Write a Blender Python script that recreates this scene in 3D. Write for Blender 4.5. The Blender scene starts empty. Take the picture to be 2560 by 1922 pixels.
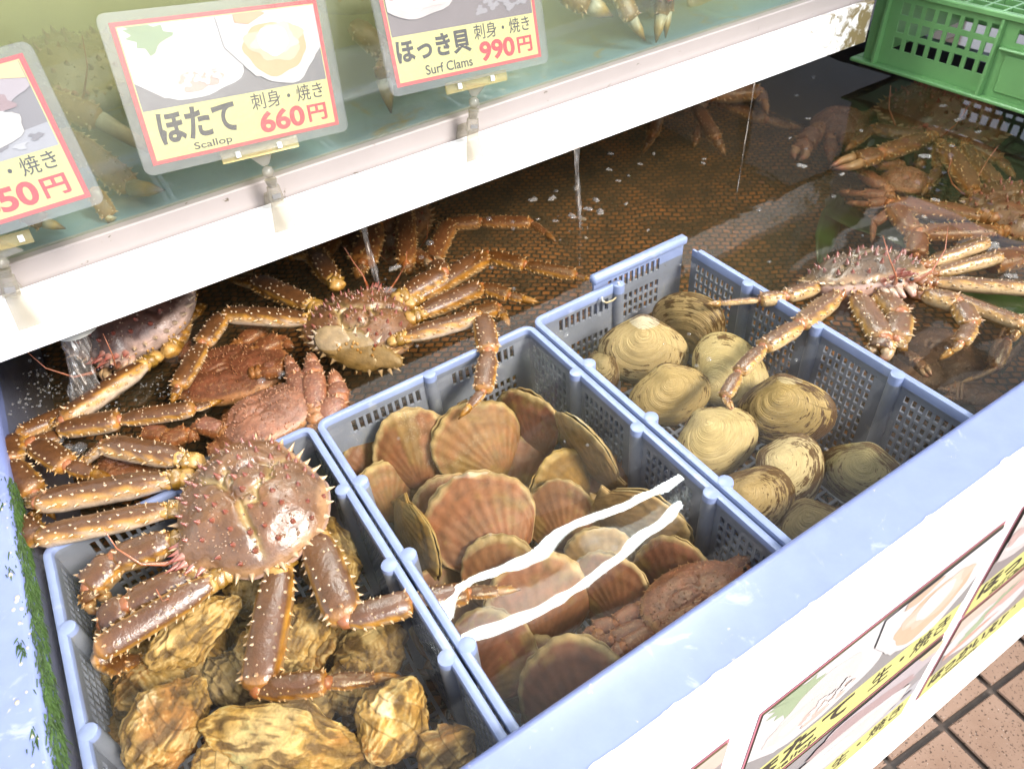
import bpy, math, random
import numpy as np
from mathutils import Matrix

# ------------------------------------------------------------------ camera, light, exposure
SC = bpy.context.scene
COL = SC.collection
random.seed(7)
RNG = np.random.RandomState(11)
# camera solved from the vanishing points of the photograph (2560 px wide)
FPX = 1862.93
CX, CY = 1280.0, 961.0
CAMPOS = np.array([0.0, 0.0, 0.75])
RM = np.array([[0.83969976, 0.41171027, -0.35411718],
               [-0.53798325, 0.54179446, -0.64578076],
               [-0.07401584, 0.73277105, 0.67643791]])      # camera -> world
RIGHT, UPV, BACK = RM[:, 0], RM[:, 1], RM[:, 2]
cd = bpy.data.cameras.new('camera')
cd.sensor_width = 36.0
cd.lens = FPX / 2560.0 * 36.0
cd.clip_start = 0.02
cd.clip_end = 60.0
cd.dof.use_dof = True
cd.dof.focus_distance = 1.02
cd.dof.aperture_fstop = 7.0
cam = bpy.data.objects.new('camera', cd)
M4 = Matrix([list(RM[i]) + [CAMPOS[i]] for i in range(3)] + [[0, 0, 0, 1]])
cam.matrix_world = M4
COL.objects.link(cam)
SC.camera = cam

SUN_EL, SUN_AZ = 40.0, 156.0          # azimuth: compass style, 180 = towards -Y (the street side)
world = bpy.data.worlds.new("World")
SC.world = world
world.use_nodes = True
wn = world.node_tree
sky = wn.nodes.new('ShaderNodeTexSky')
sky.sky_type = 'NISHITA'
sky.sun_disc = False
sky.sun_elevation = math.radians(SUN_EL)
sky.sun_rotation = math.radians(SUN_AZ)
hs = wn.nodes.new('ShaderNodeHueSaturation')      # thin bright cloud: the sky is paler than a clear blue one
hs.inputs['Saturation'].default_value = 0.5
wn.links.new(sky.outputs[0], hs.inputs['Color'])
wn.links.new(hs.outputs[0], wn.nodes['Background'].inputs[0])
wn.nodes['Background'].inputs[1].default_value = 0.15
sd = bpy.data.lights.new('sun', 'SUN')
sd.energy = 2.1
sd.angle = math.radians(15)
sd.color = (1.0, 0.95, 0.88)
sun = bpy.data.objects.new('sun', sd)
a = math.radians(SUN_AZ)
sv = np.array([math.sin(a) * math.cos(math.radians(SUN_EL)), math.cos(a) * math.cos(math.radians(SUN_EL)), math.sin(math.radians(SUN_EL))])
from mathutils import Vector
sun.rotation_euler = Vector(-sv).to_track_quat('-Z', 'Y').to_euler()
COL.objects.link(sun)
SC.view_settings.view_transform = 'Standard'
SC.view_settings.look = 'None'
SC.view_settings.exposure = 1.78
SC.view_settings.gamma = 1
SC.view_settings.use_curve_mapping = False
SC.render.engine = 'CYCLES'
SC.cycles.use_denoising = True
SC.cycles.max_bounces = 8
SC.cycles.transparent_max_bounces = 24
SC.cycles.caustics_reflective = False
SC.cycles.caustics_refractive = False
SC.cycles.sample_clamp_indirect = 6.0

# ------------------------------------------------------------------ pixel -> place
def ray(sx, sy):
    return RM @ np.array([sx - CX, -(sy - CY), -FPX])
def at(sx, sy, z=0.0):
    r = ray(sx, sy)
    return CAMPOS + r * ((z - CAMPOS[2]) / r[2])
def atY(sx, sy, y):
    r = ray(sx, sy)
    return CAMPOS + r * (y / r[1])
def depth(p):
    return float(-(np.asarray(p) - CAMPOS) @ BACK)
def mpp(p):
    return depth(p) / FPX            # metres per photo pixel at a place
def imgdir(dx, dy):
    v = dx * RIGHT - dy * UPV
    return v / np.linalg.norm(v)
def nrm(v):
    v = np.asarray(v, float)
    return v / (np.linalg.norm(v) + 1e-12)

# ------------------------------------------------------------------ noise, buffers
def _h(i, j, k, s):
    n = (i.astype(np.int64) * 374761393 + j.astype(np.int64) * 668265263 + k.astype(np.int64) * 2147483647 + s * 974634777)
    n = (n ^ (n >> 13)) * 1274126177
    n = n ^ (n >> 16)
    return (n & 0xFFFF) / 65535.0
def vnoise(P, s=0):
    P = np.asarray(P, float)
    I = np.floor(P)
    f = P - I
    f = f * f * (3 - 2 * f)
    i, j, k = I[:, 0], I[:, 1], I[:, 2]
    r = 0
    for a_ in (0, 1):
        for b_ in (0, 1):
            for c_ in (0, 1):
                w = (f[:, 0] if a_ else 1 - f[:, 0]) * (f[:, 1] if b_ else 1 - f[:, 1]) * (f[:, 2] if c_ else 1 - f[:, 2])
                r = r + w * _h(i + a_, j + b_, k + c_, s)
    return r * 2 - 1
def fbm(P, s=0, o=3):
    r = 0
    for n in range(o):
        r = r + vnoise(np.asarray(P) * 2 ** n + 17.3 * n, s + n) / 2 ** n
    return r

class MB:
    def __init__(self):
        self.v, self.f, self.c, self.uv, self.n, self.m = [], [], [], [], 0, []
    def add(self, v, f, c=(1, 1, 1), uv=None, mat=0):
        v = np.asarray(v, float).reshape(-1, 3)
        c = np.asarray(c, float)
        if c.ndim == 1:
            c = np.tile(c[:3], (len(v), 1))
        if uv is None:
            uv = np.zeros((len(v), 2))
        self.v.append(v)
        self.c.append(c)
        self.uv.append(uv)
        o = self.n
        self.f += [[i + o for i in q] for q in f]
        self.m += [mat] * len(f)
        self.n += len(v)
        return o
    def build(self, name, mats, parent=None, smooth=True, angle=None):
        me = bpy.data.meshes.new(name)
        V = np.concatenate(self.v)
        if parent is not None:
            V = V - np.array(parent.location)
        me.from_pydata(V.tolist(), [], self.f)
        C_ = np.concatenate(self.c)
        at_ = me.attributes.new('Col', 'FLOAT_COLOR', 'POINT')
        buf = np.ones((len(V), 4))
        buf[:, :3] = C_
        at_.data.foreach_set('color', buf.ravel())
        U = np.concatenate(self.uv)
        a2 = me.attributes.new('gro', 'FLOAT_VECTOR', 'POINT')
        b2 = np.zeros((len(V), 3))
        b2[:, :2] = U
        a2.data.foreach_set('vector', b2.ravel())
        for m in (mats if isinstance(mats, (list, tuple)) else [mats]):
            me.materials.append(m)
        me.polygons.foreach_set('material_index', self.m)
        if smooth:
            me.polygons.foreach_set('use_smooth', [True] * len(self.f))
        me.update()
        if smooth and angle is not None:
            me.set_sharp_from_angle(angle=math.radians(angle))
        o = bpy.data.objects.new(name, me)
        COL.objects.link(o)
        if parent is not None:
            o.parent = parent
        return o

def tag(o, label, cat, group=None, kind=None):
    o['label'] = label
    o['category'] = cat
    if group:
        o['group'] = group
    if kind:
        o['kind'] = kind
    return o
def struct(o, kind='structure'):
    o['kind'] = kind
    return o
def thing(name, label, cat, loc=(0, 0, 0), group=None):
    o = bpy.data.objects.new(name, None)
    o.empty_display_size = 0.02
    o.location = tuple(float(q) for q in loc)
    COL.objects.link(o)
    return tag(o, label, cat, group)

BOXF = [(0, 3, 2, 1), (4, 5, 6, 7), (0, 1, 5, 4), (1, 2, 6, 5), (2, 3, 7, 6), (3, 0, 4, 7)]
def box(mb, x0, x1, y0, y1, z0, z1, c=(1, 1, 1), mat=0):
    mb.add([(x0, y0, z0), (x1, y0, z0), (x1, y1, z0), (x0, y1, z0), (x0, y0, z1), (x1, y0, z1), (x1, y1, z1), (x0, y1, z1)], BOXF, c, mat=mat)
def bbox(mb, x0, x1, y0, y1, z0, z1, b=0.003, c=(1, 1, 1)):
    # box with chamfered edges: three stacked rings per end
    def ring(i, z):
        return [(x0 + i, y0 + b, z), (x0 + b, y0 + i, z), (x1 - b, y0 + i, z), (x1 - i, y0 + b, z), (x1 - i, y1 - b, z), (x1 - b, y1 - i, z), (x0 + b, y1 - i, z), (x0 + i, y1 - b, z)]
    rr = [ring(b, z0), ring(0, z0 + b), ring(0, z1 - b), ring(b, z1)]
    v = sum(rr, [])
    f = [tuple(range(7, -1, -1)), tuple(range(24, 32))]
    for k in range(3):
        for i in range(8):
            j = (i + 1) % 8
            f.append((k * 8 + i, k * 8 + j, k * 8 + 8 + j, k * 8 + 8 + i))
    mb.add(v, f, c)
def obox(mb, a_, b_, w, t, up, w2=None, t2=None, c=(1, 1, 1), bev=0.25):
    # prism of octagonal section from a to b
    a_, b_ = np.asarray(a_, float), np.asarray(b_, float)
    d = nrm(b_ - a_)
    s = nrm(np.cross(d, up))
    u = np.cross(s, d)
    w2 = w if w2 is None else w2
    t2 = t if t2 is None else t2
    P = [(-1, -1 + 2 * bev), (-1 + 2 * bev, -1), (1 - 2 * bev, -1), (1, -1 + 2 * bev), (1, 1 - 2 * bev), (1 - 2 * bev, 1), (-1 + 2 * bev, 1), (-1, 1 - 2 * bev)]
    v = [a_ + s * x * w / 2 + u * y * t / 2 for x, y in P] + [b_ + s * x * w2 / 2 + u * y * t2 / 2 for x, y in P]
    f = [tuple(range(7, -1, -1)), tuple(range(8, 16))] + [(i, (i + 1) % 8, 8 + (i + 1) % 8, 8 + i) for i in range(8)]
    mb.add(v, f, c)
def tube(mb, pts, r, seg=8, c=(1, 1, 1), cap=True):
    pts = np.asarray(pts, float)
    n = len(pts)
    r = np.broadcast_to(np.asarray(r, float), (n,))
    T = np.gradient(pts, axis=0)
    ref = np.array([0.31, 0.17, 0.93])
    V = []
    for i in range(n):
        d = nrm(T[i])
        s = nrm(np.cross(d, ref))
        u = np.cross(s, d)
        for k in range(seg):
            p = 2 * math.pi * k / seg
            V.append(pts[i] + r[i] * (s * math.cos(p) + u * math.sin(p)))
    f = []
    for i in range(n - 1):
        for k in range(seg):
            k2 = (k + 1) % seg
            f.append((i * seg + k, i * seg + k2, (i + 1) * seg + k2, (i + 1) * seg + k))
    if cap:
        f += [tuple(range(seg - 1, -1, -1)), tuple((n - 1) * seg + k for k in range(seg))]
    cc = np.asarray(c, float)
    if cc.ndim == 2:
        cc = np.repeat(cc, seg, axis=0)
    mb.add(V, f, cc)
def cone(mb, base, d, L, r, c0, c1, seg=6):
    d = nrm(d)
    s = nrm(np.cross(d, (0.3, 0.5, 0.81)))
    u = np.cross(s, d)
    V = []
    for h, q in ((-0.25, 1.25), (0.28, 0.62), (0.68, 0.28)):
        for k in range(seg):
            p = 2 * math.pi * k / seg
            V.append(base + d * L * h + (s * math.cos(p) + u * math.sin(p)) * r * q)
    V.append(base + d * L)
    f = [(k, (k + 1) % seg, seg + (k + 1) % seg, seg + k) for k in range(seg)]
    f += [(seg + k, seg + (k + 1) % seg, 2 * seg + (k + 1) % seg, 2 * seg + k) for k in range(seg)]
    f += [(2 * seg + k, 2 * seg + (k + 1) % seg, 3 * seg) for k in range(seg)]
    c0, c1 = np.asarray(c0), np.asarray(c1)
    cc = np.vstack([np.tile(c0, (seg, 1)), np.tile(c0 * .45 + c1 * .55, (seg, 1)), np.tile(c1, (seg + 1, 1))])
    mb.add(V, f, cc)
def ball(mb, C_, ax, c=(1, 1, 1), nu=12, nv=8, noise_=0.0, seed=0):
    # ellipsoid with the three axis vectors ax
    ax = np.asarray(ax, float)
    th = np.linspace(0, math.pi, nv + 1)
    V = []
    for t in th:
        for k in range(nu):
            p = 2 * math.pi * k / nu
            V.append((math.sin(t) * math.cos(p), math.sin(t) * math.sin(p), math.cos(t)))
    V = np.array(V)
    k_ = 1 + (noise_ * fbm(V * 2.2, seed) if noise_ else 0)
    W = C_ + (V * (k_[:, None] if noise_ else 1)) @ ax
    f = [(i * nu + k, i * nu + (k + 1) % nu, (i + 1) * nu + (k + 1) % nu, (i + 1) * nu + k) for i in range(nv) for k in range(nu)]
    mb.add(W, f, c)
def grid_panel(mb, xs, zs, solid, O, X, Z, t, c=(1, 1, 1)):
    # plate with real openings: cells of the grid that are solid get extruded by t
    O, X, Z = np.asarray(O, float), np.asarray(X, float), np.asarray(Z, float)
    N = np.cross(X, Z)
    nx, nz = len(xs), len(zs)
    V = []
    for s in (0.5, -0.5):
        for z in zs:
            for x in xs:
                V.append(O + X * x + Z * z + N * t * s)
    L = nx * nz
    f = []
    S = lambda i, j: 0 <= i < nx - 1 and 0 <= j < nz - 1 and solid[j][i]
    for j in range(nz - 1):
        for i in range(nx - 1):
            if not S(i, j):
                continue
            a0, a1, a2, a3 = j * nx + i, j * nx + i + 1, (j + 1) * nx + i + 1, (j + 1) * nx + i
            f.append((a3, a2, a1, a0))
            f.append((a0 + L, a1 + L, a2 + L, a3 + L))
            if not S(i, j - 1): f.append((a0, a1, a1 + L, a0 + L))
            if not S(i, j + 1): f.append((a2, a3, a3 + L, a2 + L))
            if not S(i - 1, j): f.append((a3, a0, a0 + L, a3 + L))
            if not S(i + 1, j): f.append((a1, a2, a2 + L, a1 + L))
    mb.add(V, f, c)

# ------------------------------------------------------------------ materials
ALB = 0.55       # overall reflectance level: the photograph is exposed two thirds of a stop over
def new_mat(name):
    m = bpy.data.materials.new(name)
    m.use_nodes = True
    nt = m.node_tree
    return m, nt, nt.nodes['Principled BSDF'], nt.nodes['Material Output']
def nd(nt, t, **kw):
    n = nt.nodes.new(t)
    for k, v in kw.items():
        if k.startswith('i_'):
            n.inputs[k[2:].replace('_', ' ')].default_value = v
        else:
            setattr(n, k, v)
    return n
def tex_noise(nt, scale, detail=4, rough=0.6, coord='Object', vec=None, dist=0.0):
    n = nt.nodes.new('ShaderNodeTexNoise')
    n.inputs['Scale'].default_value = scale
    n.inputs['Detail'].default_value = detail
    n.inputs['Roughness'].default_value = rough
    n.inputs['Distortion'].default_value = dist
    if vec is None:
        tc = nt.nodes.new('ShaderNodeTexCoord')
        vec = tc.outputs[coord]
    nt.links.new(vec, n.inputs['Vector'])
    return n
def ramp(nt, src, stops):
    r = nt.nodes.new('ShaderNodeValToRGB')
    el = r.color_ramp.elements
    while len(el) < len(stops):
        el.new(0.5)
    for e, (p, c) in zip(el, stops):
        e.position = p
        e.color = (c, c, c, 1) if not hasattr(c, '__len__') else tuple(c) + (1,)
    nt.links.new(src, r.inputs[0])
    return r
def mixc(nt, a_, b_, fac, mode='MIX'):
    m = nt.nodes.new('ShaderNodeMix')
    m.data_type = 'RGBA'
    m.blend_type = mode
    for s, v in ((0, fac), (6, a_), (7, b_)):
        if hasattr(v, 'is_linked') or hasattr(v, 'links'):
            nt.links.new(v, m.inputs[s])
        elif s == 0:
            m.inputs[0].default_value = v
        else:
            m.inputs[s].default_value = tuple(v) + (1,)
    return m.outputs[2]
def bump(nt, bsdf, src, strength, dist=0.002):
    b = nt.nodes.new('ShaderNodeBump')
    b.inputs['Strength'].default_value = strength
    b.inputs['Distance'].default_value = dist
    nt.links.new(src, b.inputs['Height'])
    nt.links.new(b.outputs[0], bsdf.inputs['Normal'])
    nt.links.new(b.outputs[0], bsdf.inputs['Coat Normal'])
    return b
def mat_col(name, rough=0.4, nscale=60, lo=0.72, hi=1.25, bscale=160, bstr=0.25, bdist=0.001, coat=0.0, spec=0.5, speck=None):
    m, nt, b, o = new_mat(name)
    at_ = nd(nt, 'ShaderNodeAttribute', attribute_name='Col')
    n1 = tex_noise(nt, nscale, 6, 0.65)
    r = ramp(nt, n1.outputs['Fac'], [(0.3, lo), (0.72, hi)])
    c = mixc(nt, at_.outputs['Color'], r.outputs[0], 1.0, 'MULTIPLY')
    if speck:
        n2 = tex_noise(nt, speck[0], 3, 0.6)
        r2 = ramp(nt, n2.outputs['Fac'], [(speck[1], 0.0), (speck[1] + 0.06, 1.0)])
        f = nd(nt, 'ShaderNodeMath', operation='MULTIPLY')
        nt.links.new(r2.outputs[0], f.inputs[0])
        f.inputs[1].default_value = speck[3]
        c = mixc(nt, c, speck[2], f.outputs[0])
    c = mixc(nt, c, (ALB, ALB, ALB) if name != 'printed paper' else (0.46, 0.45, 0.45), 1.0, 'MULTIPLY')
    nt.links.new(c, b.inputs['Base Color'])
    b.inputs['Roughness'].default_value = rough
    b.inputs['Specular IOR Level'].default_value = spec
    b.inputs['Coat Weight'].default_value = coat
    b.inputs['Coat Roughness'].default_value = 0.06
    n3 = tex_noise(nt, bscale, 5, 0.6)
    bump(nt, b, n3.outputs['Fac'], bstr, bdist)
    return m
def mat_plain(name, col, rough=0.5, nscale=25, amt=0.12, bstr=0.05, bscale=300, stain=None, spec=0.5, trans=0.0):
    m, nt, b, o = new_mat(name)
    n1 = tex_noise(nt, nscale, 6, 0.6)
    r = ramp(nt, n1.outputs['Fac'], [(0.3, 1 - amt), (0.7, 1 + amt)])
    c = mixc(nt, col, r.outputs[0], 1.0, 'MULTIPLY')
    for st in (stain or []):
        n2 = tex_noise(nt, st[0], 6, 0.62, dist=st[4] if len(st) > 4 else 0)
        r2 = ramp(nt, n2.outputs['Fac'], [(st[1], 0.0), (st[1] + st[2], 1.0)])
        c = mixc(nt, c, st[3], r2.outputs[0])
    if max(col) < 0.8 and 'scummed' not in name:
        c = mixc(nt, c, (ALB, ALB, ALB), 1.0, 'MULTIPLY')
    nt.links.new(c, b.inputs['Base Color'])
    b.inputs['Roughness'].default_value = rough
    b.inputs['Specular IOR Level'].default_value = spec
    n3 = tex_noise(nt, bscale, 4, 0.6)
    bump(nt, b, n3.outputs['Fac'], bstr, 0.001)
    return m
def thin_fresnel(nt, ior):
    # same reflectance from both sides: the sheet does not bend the ray, so no total reflection inside it
    g = nd(nt, 'ShaderNodeNewGeometry')
    m = nd(nt, 'ShaderNodeMath', operation='MULTIPLY_ADD')
    nt.links.new(g.outputs['Backfacing'], m.inputs[0])
    m.inputs[1].default_value = 1.0 / ior - ior
    m.inputs[2].default_value = ior
    fr = nd(nt, 'ShaderNodeFresnel')
    nt.links.new(m.outputs[0], fr.inputs['IOR'])
    return fr
def mat_clear(name, tint=(0.93, 0.93, 0.92), white=0.12, ior=1.45, rough=0.05, bscale=None, bstr=0.2, wcol=(0.85, 0.85, 0.85)):
    # thin clear plastic / water film: fresnel gloss over transparency with a little milkiness
    m, nt, b, o = new_mat(name)
    nt.nodes.remove(b)
    tr = nd(nt, 'ShaderNodeBsdfTransparent')
    tr.inputs[0].default_value = tuple(tint) + (1,)
    df = nd(nt, 'ShaderNodeBsdfDiffuse')
    df.inputs[0].default_value = tuple(wcol) + (1,)
    m1 = nd(nt, 'ShaderNodeMixShader')
    m1.inputs[0].default_value = white
    nt.links.new(tr.outputs[0], m1.inputs[1])
    nt.links.new(df.outputs[0], m1.inputs[2])
    gl = nd(nt, 'ShaderNodeBsdfGlossy')
    gl.inputs['Roughness'].default_value = rough
    fr = thin_fresnel(nt, ior)
    m2 = nd(nt, 'ShaderNodeMixShader')
    nt.links.new(fr.outputs[0], m2.inputs[0])
    nt.links.new(m1.outputs[0], m2.inputs[1])
    nt.links.new(gl.outputs[0], m2.inputs[2])
    nt.links.new(m2.outputs[0], o.inputs['Surface'])
    if bscale:
        n3 = tex_noise(nt, bscale, 4, 0.6)
        bp = nd(nt, 'ShaderNodeBump')
        bp.inputs['Strength'].default_value = bstr
        bp.inputs['Distance'].default_value = 0.004
        nt.links.new(n3.outputs['Fac'], bp.inputs['Height'])
        nt.links.new(bp.outputs[0], gl.inputs['Normal'])
        nt.links.new(bp.outputs[0], fr.inputs['Normal'])
    return m

M = {}
M['crab'] = mat_col('king crab shell', rough=0.4, nscale=70, lo=0.65, hi=1.35, bscale=220, bstr=0.5, bdist=0.0016, coat=0.12)
M['crabwet'] = mat_col('wet king crab shell', rough=0.32, nscale=60, lo=0.72, hi=1.28, bscale=120, bstr=0.75, bdist=0.0021, coat=0.6)
M['hairy'] = mat_col('hairy crab shell', rough=0.5, nscale=110, lo=0.6, hi=1.45, bscale=330, bstr=0.6, bdist=0.0015, coat=0.3, speck=(230, 0.58, (0.55, 0.32, 0.19), 0.5))
M['scallop'] = mat_col('scallop shell', rough=0.55, nscale=55, lo=0.62, hi=1.35, bscale=200, bstr=0.4, bdist=0.001, speck=(42, 0.6, (0.32, 0.2, 0.07), 0.55))
M['oyster'] = mat_col('oyster shell', rough=0.6, nscale=38, lo=0.5, hi=1.45, bscale=120, bstr=0.9, bdist=0.003, speck=(30, 0.6, (0.12, 0.07, 0.03), 0.5))
M['beam'] = mat_plain('white painted board', (0.84, 0.84, 0.84), 0.35, 12, 0.03, 0.04, 200, stain=[(26, 0.72, 0.05, (0.45, 0.42, 0.36))])
M['white'] = mat_plain('white panel', (0.84, 0.84, 0.83), 0.4, 8, 0.05, 0.05, 120, stain=[(30, 0.70, 0.04, (0.5, 0.45, 0.38), 1.0)])
M['rimblue'] = mat_plain('blue fibreglass', (0.32, 0.385, 0.74), 0.3, 30, 0.06, 0.08, 120, stain=[(16, 0.60, 0.08, (0.50, 0.56, 0.80), 1.2), (55, 0.66, 0.05, (0.66, 0.63, 0.74), 0.6)])
M['crate'] = mat_plain('blue crate plastic', (0.33, 0.40, 0.63), 0.36, 14, 0.16, 0.08, 240, stain=[(22, 0.60, 0.10, (0.42, 0.48, 0.66), 1.6), (60, 0.69, 0.05, (0.22, 0.24, 0.26), 0.8)])
M['green'] = mat_plain('green crate plastic', (0.26, 0.56, 0.20), 0.36, 10, 0.08, 0.05, 160, stain=[(20, 0.70, 0.08, (0.16, 0.15, 0.02))])
M['pipe'] = mat_plain('old pipe', (0.5, 0.5, 0.46), 0.4, 30, 0.1, 0.05, 200, stain=[(30, 0.58, 0.1, (0.35, 0.37, 0.12))])
M['clear'] = mat_clear('clear plastic', (0.78, 0.75, 0.68), 0.20, 1.45, 0.12, wcol=(0.5, 0.48, 0.44))
M['amber'] = mat_clear('yellowed clear plastic', (0.95, 0.86, 0.58), 0.15, 1.35, 0.15, wcol=(0.85, 0.75, 0.5))
M['laminate'] = mat_clear('laminate film', (0.93, 0.94, 0.93), 0.10, 1.4, 0.10, 60, 0.15, wcol=(0.45, 0.46, 0.48))
M['stream'] = mat_clear('falling water', (0.9, 0.86, 0.8), 0.07, 1.33, 0.05, 70, 1.0, wcol=(0.8, 0.74, 0.68))
M['bubble'] = mat_clear('bubble film', (0.95, 0.95, 0.95), 0.05, 1.33, 0.02)
M['foam'] = mat_clear('foam', (0.9, 0.88, 0.84), 0.20, 1.33, 0.1, 900, 1.0, wcol=(0.7, 0.66, 0.62))
M['print'] = mat_col('printed paper', rough=0.45, nscale=40, lo=0.94, hi=1.05, bscale=100, bstr=0.02)
M['dark'] = mat_plain('navy tank wall', (0.018, 0.022, 0.038), 0.35, 12, 0.4, 0.05)
M['tubeglow'], _nt, _b, _o = new_mat('fluorescent tube')
_b.inputs['Emission Color'].default_value = (0.93, 1.0, 0.96, 1)
_b.inputs['Emission Strength'].default_value = 30.0
_b.inputs['Base Color'].default_value = (0.9, 0.9, 0.9, 1)

def m_mat():   # brown ridged mat on the bottom of the tank: rows of raised cells
    m, nt, b, o = new_mat('tank bottom mat')
    tc = nt.nodes.new('ShaderNodeTexCoord')
    nz = tex_noise(nt, 9, 3, 0.5)
    mp = nd(nt, 'ShaderNodeMapping')
    mp.inputs['Rotation'].default_value = (0, 0, math.radians(38))
    nt.links.new(tc.outputs['Object'], mp.inputs['Vector'])
    ad = mixc(nt, mp.outputs[0], nz.outputs['Color'], 0.03)
    br = nt.nodes.new('ShaderNodeTexBrick')
    nt.links.new(ad, br.inputs['Vector'])
    br.inputs['Scale'].default_value = 1.0
    br.inputs['Brick Width'].default_value = 0.0205
    br.inputs['Row Height'].default_value = 0.0170
    br.inputs['Mortar Size'].default_value = 0.0036
    br.inputs['Mortar Smooth'].default_value = 0.6
    br.inputs['Color1'].default_value = (0.60, 0.22, 0.045, 1)
    br.inputs['Color2'].default_value = (0.30, 0.115, 0.028, 1)
    br.inputs['Mortar'].default_value = (0.010, 0.006, 0.003, 1)
    n2 = tex_noise(nt, 14, 6, 0.7)
    r = ramp(nt, n2.outputs['Fac'], [(0.38, 0.18), (0.66, 1.4)])
    c = mixc(nt, br.outputs[0], r.outputs[0], 1.0, 'MULTIPLY')
    c = mixc(nt, c, (ALB, ALB, ALB), 1.0, 'MULTIPLY')
    nt.links.new(c, b.inputs['Base Color'])
    b.inputs['Roughness'].default_value = 0.6
    inv = nd(nt, 'ShaderNodeMath', operation='SUBTRACT')
    inv.inputs[0].default_value = 1.0
    nt.links.new(br.outputs['Fac'], inv.inputs[1])
    bump(nt, b, inv.outputs[0], 1.0, 0.006)
    return m
M['mat'] = m_mat()

def m_tiles():
    m, nt, b, o = new_mat('pavement tiles')
    tc = nt.nodes.new('ShaderNodeTexCoord')
    n1 = tex_noise(nt, 9, 5, 0.6)
    r = ramp(nt, n1.outputs['Fac'], [(0.3, (0.30, 0.185, 0.125)), (0.7, (0.38, 0.25, 0.18))])
    n2 = tex_noise(nt, 190, 2, 0.5)
    r2 = ramp(nt, n2.outputs['Fac'], [(0.60, 0.0), (0.68, 1.0)])
    c = mixc(nt, r.outputs[0], (0.07, 0.035, 0.02), r2.outputs[0])
    n4 = tex_noise(nt, 260, 2, 0.5)
    r4 = ramp(nt, n4.outputs['Fac'], [(0.70, 0.0), (0.74, 1.0)])
    c = mixc(nt, c, (0.7, 0.66, 0.6), r4.outputs[0])
    c = mixc(nt, c, (ALB, ALB, ALB), 1.0, 'MULTIPLY')
    nt.links.new(c, b.inputs['Base Color'])
    b.inputs['Roughness'].default_value = 0.35
    bump(nt, b, n2.outputs['Fac'], 0.3, 0.002)
    return m
M['tile'] = m_tiles()
M['grout'] = mat_plain('grout', (0.10, 0.075, 0.06), 0.3, 60, 0.3, 0.3, 200, stain=[(180, 0.66, 0.04, (0.55, 0.55, 0.55))])

def m_water():
    m, nt, b, o = new_mat('tank water surface')
    nt.nodes.remove(b)
    tr = nd(nt, 'ShaderNodeBsdfTransparent')
    tr.inputs[0].default_value = (0.90, 0.84, 0.70, 1)
    gl = nd(nt, 'ShaderNodeBsdfGlossy')
    gl.inputs['Roughness'].default_value = 0.0
    fr = thin_fresnel(nt, 1.33)
    mx = nd(nt, 'ShaderNodeMixShader')
    nt.links.new(fr.outputs[0], mx.inputs[0])
    nt.links.new(tr.outputs[0], mx.inputs[1])
    nt.links.new(gl.outputs[0], mx.inputs[2])
    nt.links.new(mx.outputs[0], o.inputs['Surface'])
    return m
M['water'] = m_water()

def m_upper():   # blue-green fibreglass of the upper tank, algae and scum
    m, nt, b, o = new_mat('upper tank lining')
    n1 = tex_noise(nt, 5, 5, 0.6)
    r = ramp(nt, n1.outputs['Fac'], [(0.3, (0.11, 0.18, 0.23)), (0.7, (0.15, 0.235, 0.29))])
    n2 = tex_noise(nt, 13, 6, 0.65, dist=0.8)
    r2 = ramp(nt, n2.outputs['Fac'], [(0.57, 0.0), (0.68, 1.0)])
    c = mixc(nt, r.outputs[0], (0.22, 0.15, 0.05), r2.outputs[0])
    nt.links.new(c, b.inputs['Base Color'])
    b.inputs['Roughness'].default_value = 0.5
    return m
M['upper'] = m_upper()
M['olive'] = mat_plain('scummed back wall', (0.62, 0.56, 0.22), 0.6, 5, 0.2, 0.1, 40, stain=[(4, 0.5, 0.25, (0.48, 0.35, 0.11))])
M['kelp'] = mat_plain('green kelp', (0.02, 0.07, 0.012), 0.35, 20, 0.3, 0.2, 60)
M['algae'] = mat_plain('green algae', (0.05, 0.11, 0.012), 0.6, 60, 0.4, 0.3, 200)
M['barn'] = mat_plain('pale barnacles', (0.62, 0.58, 0.45), 0.6, 60, 0.2, 0.3, 200)
M['tie'] = mat_plain('white cable tie', (0.72, 0.68, 0.55), 0.4, 30, 0.1)

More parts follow.
